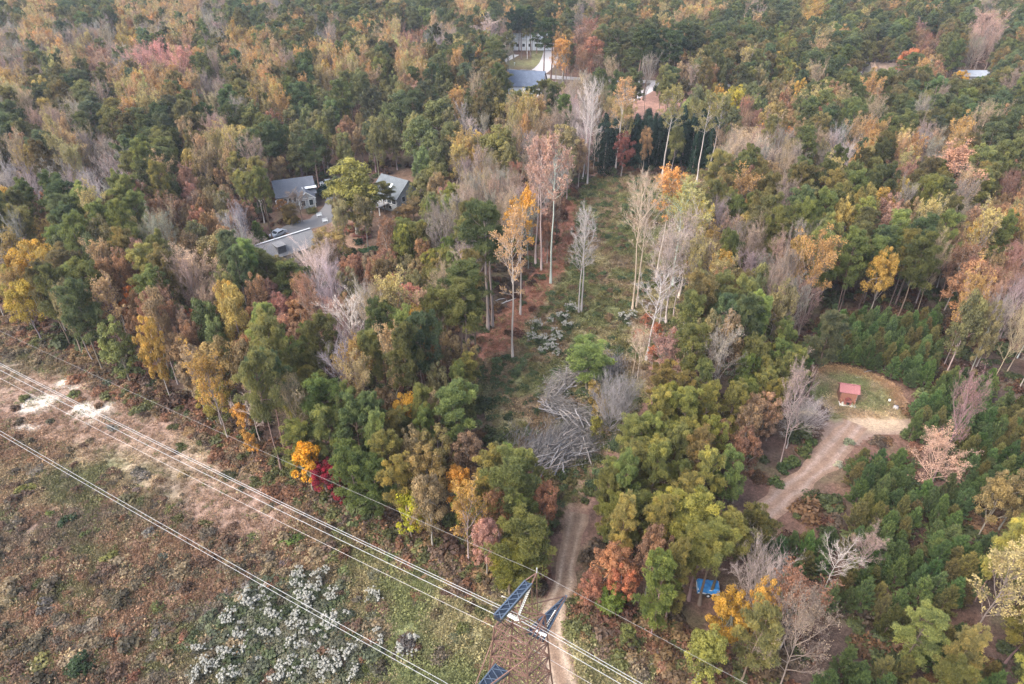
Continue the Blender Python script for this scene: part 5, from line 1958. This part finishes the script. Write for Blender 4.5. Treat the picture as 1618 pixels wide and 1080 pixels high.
# ------------------------------------------------------------------ cars and small things in the yards
def car(px, py, rz, label, col):
    g = G(px, py)
    c = empty('car', (g[0], g[1], 0), math.radians(rz), label=label, category='car')
    m = plain('car_paint_' + label[:5].strip(), col, .25, .6, .03)
    prof = [(-2.1, .35), (-2.15, .75), (-1.9, .9), (-1.2, .95), (-.6, 1.4), (.9, 1.42), (1.5, 1.0), (2.1, .88), (2.2, .6), (2.15, .35)]
    V = [(x, -.85, z) for x, z in prof] + [(x, .85, z) for x, z in prof]
    n = len(prof)
    F = [tuple(range(n - 1, -1, -1)), tuple(range(n, 2 * n))] + [(i, (i + 1) % n, (i + 1) % n + n, i + n) for i in range(n)]
    b = raw('body', V, F, m, c)
    for s in (-1, 1):
        raw('side_window', [(-.95, s * .857, 1.0), (1.2, s * .857, 1.0), (.82, s * .857, 1.34), (-.6, s * .857, 1.34)], [(0, 1, 2, 3)], M_GLASS, c)
        for x in (-1.3, 1.3):
            w = cyl('wheel', (x, s * .70, .32), (x, s * .87, .32), .32, .32, plain('tyre_rubber', (.03, .03, .03)), c, 14)
            cyl('rim', (x, s * .871, .32), (x, s * .885, .32), .19, .19, plain('steel_rim', (.5, .5, .5)), w, 10)
    raw('windscreen', [(.95, -.7, 1.43), (.95, .7, 1.43), (1.5, .7, 1.05), (1.5, -.7, 1.05)], [(3, 2, 1, 0)], M_GLASS, c)
    raw('rear_window', [(-.65, -.7, 1.40), (-.65, .7, 1.40), (-1.17, .7, .99), (-1.17, -.7, .99)], [(0, 1, 2, 3)], M_GLASS, c)
    for s in (-1, 1):
        box('headlight', 2.17, s * .6, .7, .06, .3, .14, M_WHITE, c)
        box('tail_light', -2.14, s * .65, .72, .06, .25, .14, plain('red_lens', (.4, .03, .03)), c)


car(518, 292, 20, 'white car parked behind the huge yellow-green tree', (.72, .73, .74))
car(440, 372, 60, 'silver car parked at the near end of the yard drive', (.45, .47, .5))
for (px, py, nm) in ((514, 351, 'white plastic garden bench in the yard near the drive'), (505, 342, 'white garden bench on the grey yard drive')):
    g = G(px, py)
    b = empty('garden_bench', (g[0], g[1], 0), .4, label=nm, category='bench')
    box('seat', 0, 0, .42, 1.3, .45, .06, M_WHITE, b)
    box('backrest', 0, .22, .75, 1.3, .05, .55, M_WHITE, b)
    for s in (-1, 1):
        box('leg', s * .58, 0, .195, .07, .4, .39, M_WHITE, b)
g = G(813, 103)
mbx = empty('mailbox', (g[0], g[1], 0), .3, label='pale mailbox on a post on the lawn by the street', category='mailbox')
box('post', 0, 0, .5, .12, .12, 1.0, M_WHITE, mbx)
cyl('box', (-.3, 0, 1.15), (.3, 0, 1.15), .16, .16, M_WHITE, mbx, 10)
# street light poles and utility pole
M_POLE = plain('weathered_pole', (.36, .32, .29), .9, .1, .2, 2)
g = G(1603, 178)
up = empty('utility_pole', (g[0], g[1], 0), .3, label='wooden utility pole with white transformer and crossarm', category='utility pole')
cyl('pole', (0, 0, 0), (0, 0, 13), .17, .12, M_POLE, up)
box('crossarm', 0, 0, 12.2, 2.6, .14, .16, M_POLE, up)
cyl('transformer', (.42, 0, 9.6), (.42, 0, 11), .32, .32, M_WHITE, up, 12)
cyl('bracket', (0, 0, 10.2), (.42, 0, 10.2), .05, .05, M_POLE, up)
for x in (-1.1, -.5, .5, 1.1):
    cyl('insulator', (x, 0, 12.28), (x, 0, 12.5), .06, .04, M_WHITE, up, 8)
g = G(823, 93)
lp = empty('street_lamp', (g[0] + 3, g[1], 0), 0, label='slim pale street lamp on the lawn before white building', category='street lamp')
cyl('pole', (0, 0, 0), (0, 0, 9), .09, .06, plain('lamp_grey', (.6, .6, .6)), lp)
cyl('arm', (0, 0, 8.9), (1.3, 0, 9.1), .04, .04, plain('lamp_grey', (.6, .6, .6)), lp)
box('lamp_head', 1.5, 0, 9.08, .6, .25, .14, plain('lamp_grey', (.6, .6, .6)), lp)

# ------------------------------------------------------------------ slash pile: every log its own thing
M_LOG = tinted('dead_wood', 'bark', 0, .85, .3, (1.05, 1., .96), .15)
lr = np.random.default_rng(21)
logm = []
for s in range(5):
    mb = MB()
    r_ = np.random.default_rng(300 + s)
    P = np.c_[np.linspace(-.5, .5, 6), r_.normal(size=(6, 2)) * .012]
    tube(mb, P, np.linspace(1, .45, 6) * .02, 7, .5)
    if s % 2:
        a = P[3]
        tube(mb, [a, a + np.array([.10, .05, .03])], [.008, .004], 5, .5)
    logm.append(mb.mesh('log', [M_LOG]))


def log(px, py, z, L, rad, az, tilt, col):
    g = G(px, py, z)
    o = link('log', logm[int(lr.integers(5))])
    o.location = (g[0], g[1], max(z, rad * 1.0 + abs(math.sin(tilt)) * L * .5))
    o.rotation_euler = (lr.uniform(0, 6), tilt, az)
    o.scale = (L, rad / .02, rad / .02)
    o['bark'] = [float(c) for c in col]
    o['category'] = 'log'
    return o


PILE_A = [(965, 574), (935, 588), (905, 598), (884, 612), (872, 628)]
PILE_B = [(862, 638), (880, 650), (905, 655), (925, 672)]
PILE_C = [(905, 682), (885, 698), (865, 715), (845, 722), (880, 735), (915, 705), (926, 725)]
pilelogs = []


def along(path, n, spread, zmax, Lr, az0, azs, rr=(.05, .12)):
    for q in range(n):
        u = lr.random() * (len(path) - 1)
        i = int(u)
        f = u - i
        a, b = path[i], path[i + 1]
        px = a[0] + (b[0] - a[0]) * f + lr.normal() * spread
        py = a[1] + (b[1] - a[1]) * f + lr.normal() * spread * .6
        if az0 is None:
            g0, g1 = G(*a), G(*b)
            az = math.atan2(g1[1] - g0[1], g1[0] - g0[0])
        else:
            az = az0
        z = lr.uniform(.1, zmax)
        grey = lr.uniform(.10, .24)
        col = (grey * 1.03, grey * .98, grey * .98) if lr.random() < .7 else (grey * 1.08, grey * .92, grey * .82)
        L = lr.uniform(*Lr)
        pilelogs.append((log(px, py, z, L, lr.uniform(*rr) * (L / 4) ** .3, az + lr.normal() * azs, lr.normal() * .16, col), px, py, grey, L))


along(PILE_A, 72, 6, 2.0, (1.8, 4.6), None, .45)
along(PILE_B, 60, 7, 2.2, (1.6, 4.2), None, .7)
along(PILE_C, 95, 8, 2.9, (2.0, 5.6), math.radians(48), .45)
for (px, py, L, az, rad) in ((900, 660, 4.6, -52, .12), (893, 662, 3.6, -62, .10), (905, 678, 4.8, 38, .11), (890, 690, 4.4, 48, .10), (928, 712, 5.2, -82, .10), (872, 640, 2.6, 80, .10), (880, 622, 3.2, 45, .10), (921, 700, 4, 20, .09), (915, 675, 3.2, -50, .10)):
    pilelogs.append((log(px, py, 1.9, L, rad, math.radians(az), .1, (.21, .19, .175)), px, py, .21, L))
items = [dict(px=px, py=py, o=o, what=('short ' if L < 2.6 else 'long ' if L > 4.2 else '') + ('bleached' if gq > .195 else 'grey' if gq > .145 else 'dark grey') + (' thick' if o.scale[1] > 5 else '') + ' log') for o, px, py, gq, L in pilelogs]
make_labels(items)
for it in items:
    it['o']['label'] = it['label']
    it['o']['group'] = 'logs of the slash pile'
# thin brushwood in and round the pile
mb = MB()
for path, n, sp, az0 in ((PILE_A, 1500, 9, None), (PILE_B, 1300, 11, None), (PILE_C, 4200, 14, math.radians(48)), ([(810, 695), (835, 705), (860, 725)], 260, 10, math.radians(75)), ([(962, 600), (975, 580)], 500, 9, math.radians(70))):
    u = lr.random(n) * (len(path) - 1)
    A = np.array(path, float)
    i = u.astype(int)
    p = A[i] + (A[i + 1] - A[i]) * (u - i)[:, None] + lr.normal(size=(n, 2)) * np.array([sp, sp * .6])
    g = np.array([G(a, b, 0) for a, b in p])
    g[:, 2] = lr.uniform(.05, 2.3, n)
    if az0 is None:
        g0 = np.array([G(*q) for q in A])
        dd = (g0[i + 1] - g0[i])
        az = np.arctan2(dd[:, 1], dd[:, 0])
    else:
        az = np.full(n, az0)
    az = az + lr.normal(size=n) * .6
    d = np.c_[np.cos(az), np.sin(az), lr.normal(size=n) * .4 + .1]
    L = lr.uniform(.7, 2.6, n)[:, None]
    twigs(mb, g, g + d * L, lr.uniform(.012, .04, n), lr, lr.random(n))
bw = link('brushwood', mb.mesh('brushwood', [M_LOG]), None, kind='stuff')
bw['bark'] = [.225, .205, .19]

# fallen trunks along the wood edge
FALL = [(330, 668), (360, 690), (400, 708), (440, 728), (470, 752), (500, 778), (520, 800)]
falls = []
for q in range(46):
    u = lr.random() * (len(FALL) - 1)
    i = int(u)
    px = FALL[i][0] + (FALL[i + 1][0] - FALL[i][0]) * (u - i) + lr.normal() * 7
    py = FALL[i][1] + (FALL[i + 1][1] - FALL[i][1]) * (u - i) + lr.normal() * 5
    gq = lr.uniform(.25, .5)
    falls.append((log(px, py, .1, lr.uniform(1.5, 5), lr.uniform(.05, .12), math.radians(-30) + lr.normal() * .35, lr.normal() * .05, (gq, gq * .95, gq * .93)), px, py, gq))
for (px, py, L, az, rad, gq) in ((667, 865, 4.6, -28, .10, .44), (650, 856, 3, -24, .08, .42), (768, 918, 5.2, -26, .12, .5), (776, 938, 4.8, -22, .16, .55), (752, 930, 2.6, -30, .14, .46), (735, 893, 2.6, -20, .09, .4), (715, 880, 3.2, -40, .10, .26), (757, 880, 3.4, 60, .13, .2), (640, 845, 2.5, -15, .07, .4), (998, 1035, 3, -22, .09, .42), (1010, 1040, 2.4, -28, .08, .4),
                               (975, 1020, 1.8, -10, .07, .4), (795, 478, 6.5, 35, .16, .4), (800, 470, 5, 28, .10, .38), (1385, 585, 5, 12, .1, .3), (1040, 1048, 2.5, 10, .07, .36), (500, 855, 2.6, 12, .08, .35), (515, 862, 2.2, 25, .07, .33)):
    falls.append((log(px, py, .1, L, rad, math.radians(az), 0., (gq, gq * .95, gq * .9)), px, py, gq))
items = [dict(px=px, py=py, o=o, what=('whitish' if gq > .42 else 'grey' if gq > .32 else 'dark') + ' fallen trunk lying along the wood edge') for o, px, py, gq in falls]
for it in items:
    it['what'] = it['what'].replace(' lying along the wood edge', ' on the ground')
make_labels(items)
for it in items:
    it['o']['label'] = it['label']
    it['o']['group'] = 'fallen trunks at the wood edge'

# ------------------------------------------------------------------ lattice pylon
ADIR = np.array([.508, .862, 0])          # along the crossarms
LDIR = np.array([-.862, .508, 0])         # along the line, away from the camera
BC = np.array([.55, 28.5, 0.])
ty = empty('pylon', tuple(BC), 0., label='rust-brown lattice pylon with dark blue crossarms, seen from above', category='pylon')


def LW(s, l, z):
    return ADIR * s + LDIR * l + np.array([0, 0, z])


def hw(z):                                 # half width of the tower body
    return np.interp(z, [0, 20, 24, 33], [3.4, 1.75, 1.5, .9])


lev = [0, 5, 9.5, 13.5, 17, 20, 22.2, 24, 25.8, 27.4]
body = {}
legs = [[], [], [], []]
corner = [(1, 1), (1, -1), (-1, -1), (-1, 1)]
for q, (a, b) in enumerate(corner):
    lg = bar('leg', LW(a * hw(0), b * hw(0), 0), LW(a * hw(lev[1]), b * hw(lev[1]), lev[1]), .16, M_RUSTY, ty)
    for z0, z1 in zip(lev[1:-1], lev[2:]):
        bar('leg', LW(a * hw(z0), b * hw(z0), z0), LW(a * hw(z1), b * hw(z1), z1), .12, M_RUSTY, ty)
for z0, z1 in zip(lev[:-1], lev[1:]):
    for q in range(4):
        a, b = corner[q], corner[(q + 1) % 4]
        P0, P1 = LW(a[0] * hw(z0), a[1] * hw(z0), z0), LW(b[0] * hw(z0), b[1] * hw(z0), z0)
        Q0, Q1 = LW(a[0] * hw(z1), a[1] * hw(z1), z1), LW(b[0] * hw(z1), b[1] * hw(z1), z1)
        bar('brace', P0, Q1, .07, M_RUSTY, ty)
        bar('brace', P1, Q0, .07, M_RUSTY, ty)
        bar('strut', Q0, Q1, .07, M_RUSTY, ty)
        if z1 - z0 < 3 and q % 2 == 0:
            bar('brace', (P0 + P1) / 2, (Q0 + Q1) / 2, .05, M_RUSTY, ty)
    bar('brace', LW(hw(z1), hw(z1), z1), LW(-hw(z1), -hw(z1), z1), .06, M_RUSTY, ty)
    bar('brace', LW(hw(z1), -hw(z1), z1), LW(-hw(z1), hw(z1), z1), .06, M_RUSTY, ty)


def wedge(name, A, B, wa, wb, ta, tb, nseg=7):
    """a plated box arm from A to B (world points relative to the tower), width across the line, lattice lacing on top"""
    L = LDIR
    up = np.array([0, 0, 1.])
    V = []
    for P, w, t in ((A, wa, ta), (B, wb, tb)):
        V += [P - L * w / 2, P + L * w / 2, P + L * w / 2 - up * t, P - L * w / 2 - up * t]
    arm = raw(name, V, [(0, 1, 5, 4), (1, 2, 6, 5), (2, 3, 7, 6), (3, 0, 4, 7), (3, 2, 1, 0), (4, 5, 6, 7)], M_BLUE, ty)
    for s in (-1, 1):
        bar('edge_angle', A + L * s * wa / 2 + up * .03, B + L * s * wb / 2 + up * .03, .09, plain('galvanised_blue_grey', (.060, .078, .105), .45, .4), arm)
    for k in range(nseg):
        f0, f1 = k / nseg, (k + 1) / nseg
        s = 1 if k % 2 else -1
        w0, w1 = wa + (wb - wa) * f0, wa + (wb - wa) * f1
        bar('lacing', A + (B - A) * f0 + L * s * w0 / 2 + up * .03, A + (B - A) * f1 - L * s * w1 / 2 + up * .03, .05, plain('galvanised_blue_grey', (.060, .078, .105), .45, .4), arm)
        if k % 2 == 0:
            bar('lacing', A + (B - A) * f0 - L * s * w0 / 2 + up * .03, A + (B - A) * f1 + L * s * w1 / 2 + up * .03, .045, plain('galvanised_blue_grey', (.060, .078, .105), .45, .4), arm)
    return arm


W2 = lambda p: np.array(p) - BC
tipT = W2(G(848, 905, 32.6))
rootT = W2(G(786, 975, 32.6))
midT = tipT + (rootT - tipT) * .22
wedge('crossarm', rootT, midT, .52, .48, .35, .3, 7)
for l in (-.24, .24):
    bar('arm_strut', midT + LDIR * l, tipT, .08, M_RUSTY, ty)
    bar('arm_strut', midT + LDIR * l, LW(.9, l * 2, 27.4), .07, M_RUSTY, ty)
    bar('arm_strut', rootT + LDIR * l, LW(-.9, l * 2, 27.4), .07, M_RUSTY, ty)
    bar('arm_strut', tipT, LW(1.3, l * 3, 25.8), .05, M_RUSTY, ty)
bar('peak', tipT, tipT + np.array([0, 0, .5]), .07, M_ALU, ty)
tipR = W2(G(895, 941, 24.2))
rootR = W2(G(846, 1003, 24.2))
wedge('crossarm', rootR, tipR, 1.35, .08, .4, .1, 7)
for l in (-1, 1):
    bar('arm_strut', LW(1.45, l * 1.35, 26), tipR, .07, M_RUSTY, ty)
tipL = W2(G(742, 1105, 24.2))
rootL = W2(G(794, 1055, 24.2))
wedge('crossarm', rootL, tipL, 1.1, .3, .4, .1, 7)
for l in (-1, 1):
    bar('arm_strut', LW(-1.45, l * 1.35, 26), tipL, .07, M_RUSTY, ty)
tipLf = tipL + (tipL - rootL) * .6


# strings of insulators and wires
def insulator(p0, p1, label):
    p0, p1 = np.array(p0), np.array(p1)
    r = empty('insulator', tuple(p0), label=label, category='insulator', group='insulator strings of the pylon')
    d = p1 - p0
    n = 16
    M_DISC = plain('pale_porcelain', (.72, .70, .62), .3, .5, .05)
    cyl('rod', (0, 0, 0), tuple(d), .03, .03, M_ALU, r, 6)
    u = d / np.linalg.norm(d)
    mb = MB()
    tube(mb, [(0, 0, -.04), (0, 0, .0), (0, 0, .05)], [.085, .095, .03], 10)
    me = mb.mesh('disc', [M_DISC])
    for k in range(n):
        o = link('disc', me, r)
        o.location = tuple(d * (k + .7) / (n + .6))
        o.rotation_euler = Vector(u).to_track_quat('Z', 'Y').to_euler()


yoke = G(817, 979, 26.6)
yoke2 = G(857, 1001, 26.6)
insulator(G(838, 926, 32.1), yoke + np.array([0, 0, .1]), 'pale beaded insulator string hanging from the upper blue crossarm')
insulator(G(882, 958, 24.0), G(853, 1006, 25.2), 'pale beaded insulator string beside the tapered blue crossarm')


def sag_line(p0, p1, sag, n=40):
    t = np.linspace(0, 1, n)
    P = np.array(p0) + (np.array(p1) - np.array(p0)) * t[:, None]
    P[:, 2] -= sag * 4 * t * (1 - t)
    return P


def wire(label, pts, r, mat):
    mb = MB()
    tube(mb, pts, np.full(len(pts), r), 6)
    return link('power_line', mb.mesh('power_line', [mat], True), None, label=label, category='power line', group='wires of the power line')


FAR = 230.0
M_DULL = plain('dull_wire', (.40, .36, .33), .6, .3, .1)


def run(label, P, r, mat, sagf=5.0, sagn=5.0):
    """one wire, from far out on the left, over the point P at the pylon, on to the next span"""
    P = np.array(P)
    far = P + LDIR * FAR
    near = P - LDIR * FAR
    a = sag_line(far, P, sagf, 60)
    b = sag_line(P, near, sagn, 60)
    return wire(label, np.r_[a, b[1:]], r, mat)


run('single thin shield wire over the pylon top, nearest the woods', G(848, 903, 33.1), .010, plain('dark_wire', (.22, .2, .185), .6, .3, .1), 4.0, 4.0)
for k, (off, dz, nm) in enumerate(((-.28, 0, 'pale conductor of the triple bundle, strand nearest the camera'), (.12, .30, 'pale conductor of the triple bundle, upper middle strand'), (.5, 0, 'pale conductor of the triple bundle, strand nearest the woods'))):
    c = np.array(yoke) * .5 + np.array(yoke2) * .5 + ADIR * off + np.array([0, 0, dz])
    run(nm, c, .021, M_ALU, 4.5, 4.5)
hwp = empty('yoke_plate', tuple(yoke), label='white clamp hardware joining the triple bundle to its insulator string', category='clamp')
d = np.array(yoke2) - np.array(yoke)
bar('clamp_bar', -d * .45 + ADIR * .0, d * .1, .16, M_WHITE, hwp)
bar('clamp_bar', d * .75, d * 1.15, .14, M_WHITE, hwp)
bar('clamp_tie', np.array([0, 0, .12]), d + np.array([0, 0, .12]), .05, M_ALU, hwp)
run('thin dull wire just below the triple bundle', G(790, 995, 22.), .016, M_DULL, 4.5, 4.5)
for off, nm in ((-.16, 'pale conductor of the double bundle, strand nearest the camera'), (.16, 'pale conductor of the double bundle, strand nearest the pylon')):
    run(nm, np.array(G(700, 1080, 24.)) + ADIR * off - LDIR * 0, .018, M_ALU, 4.5, 4.5)

# ------------------------------------------------------------------ air
HZ = True
if HZ:
    m, n = newmat('haze_air')
    out = n.nodes.new('ShaderNodeOutputMaterial')
    pv = n.nodes.new('ShaderNodeVolumePrincipled')
    pv.inputs['Color'].default_value = (.86, .92, 1.0, 1)
    pv.inputs['Density'].default_value = .00014
    pv.inputs['Anisotropy'].default_value = .2
    n.links.new(pv.outputs[0], out.inputs['Volume'])
    box('haze', 0, 350, 39, 2400, 1500, 80, m, None, kind='stuff')
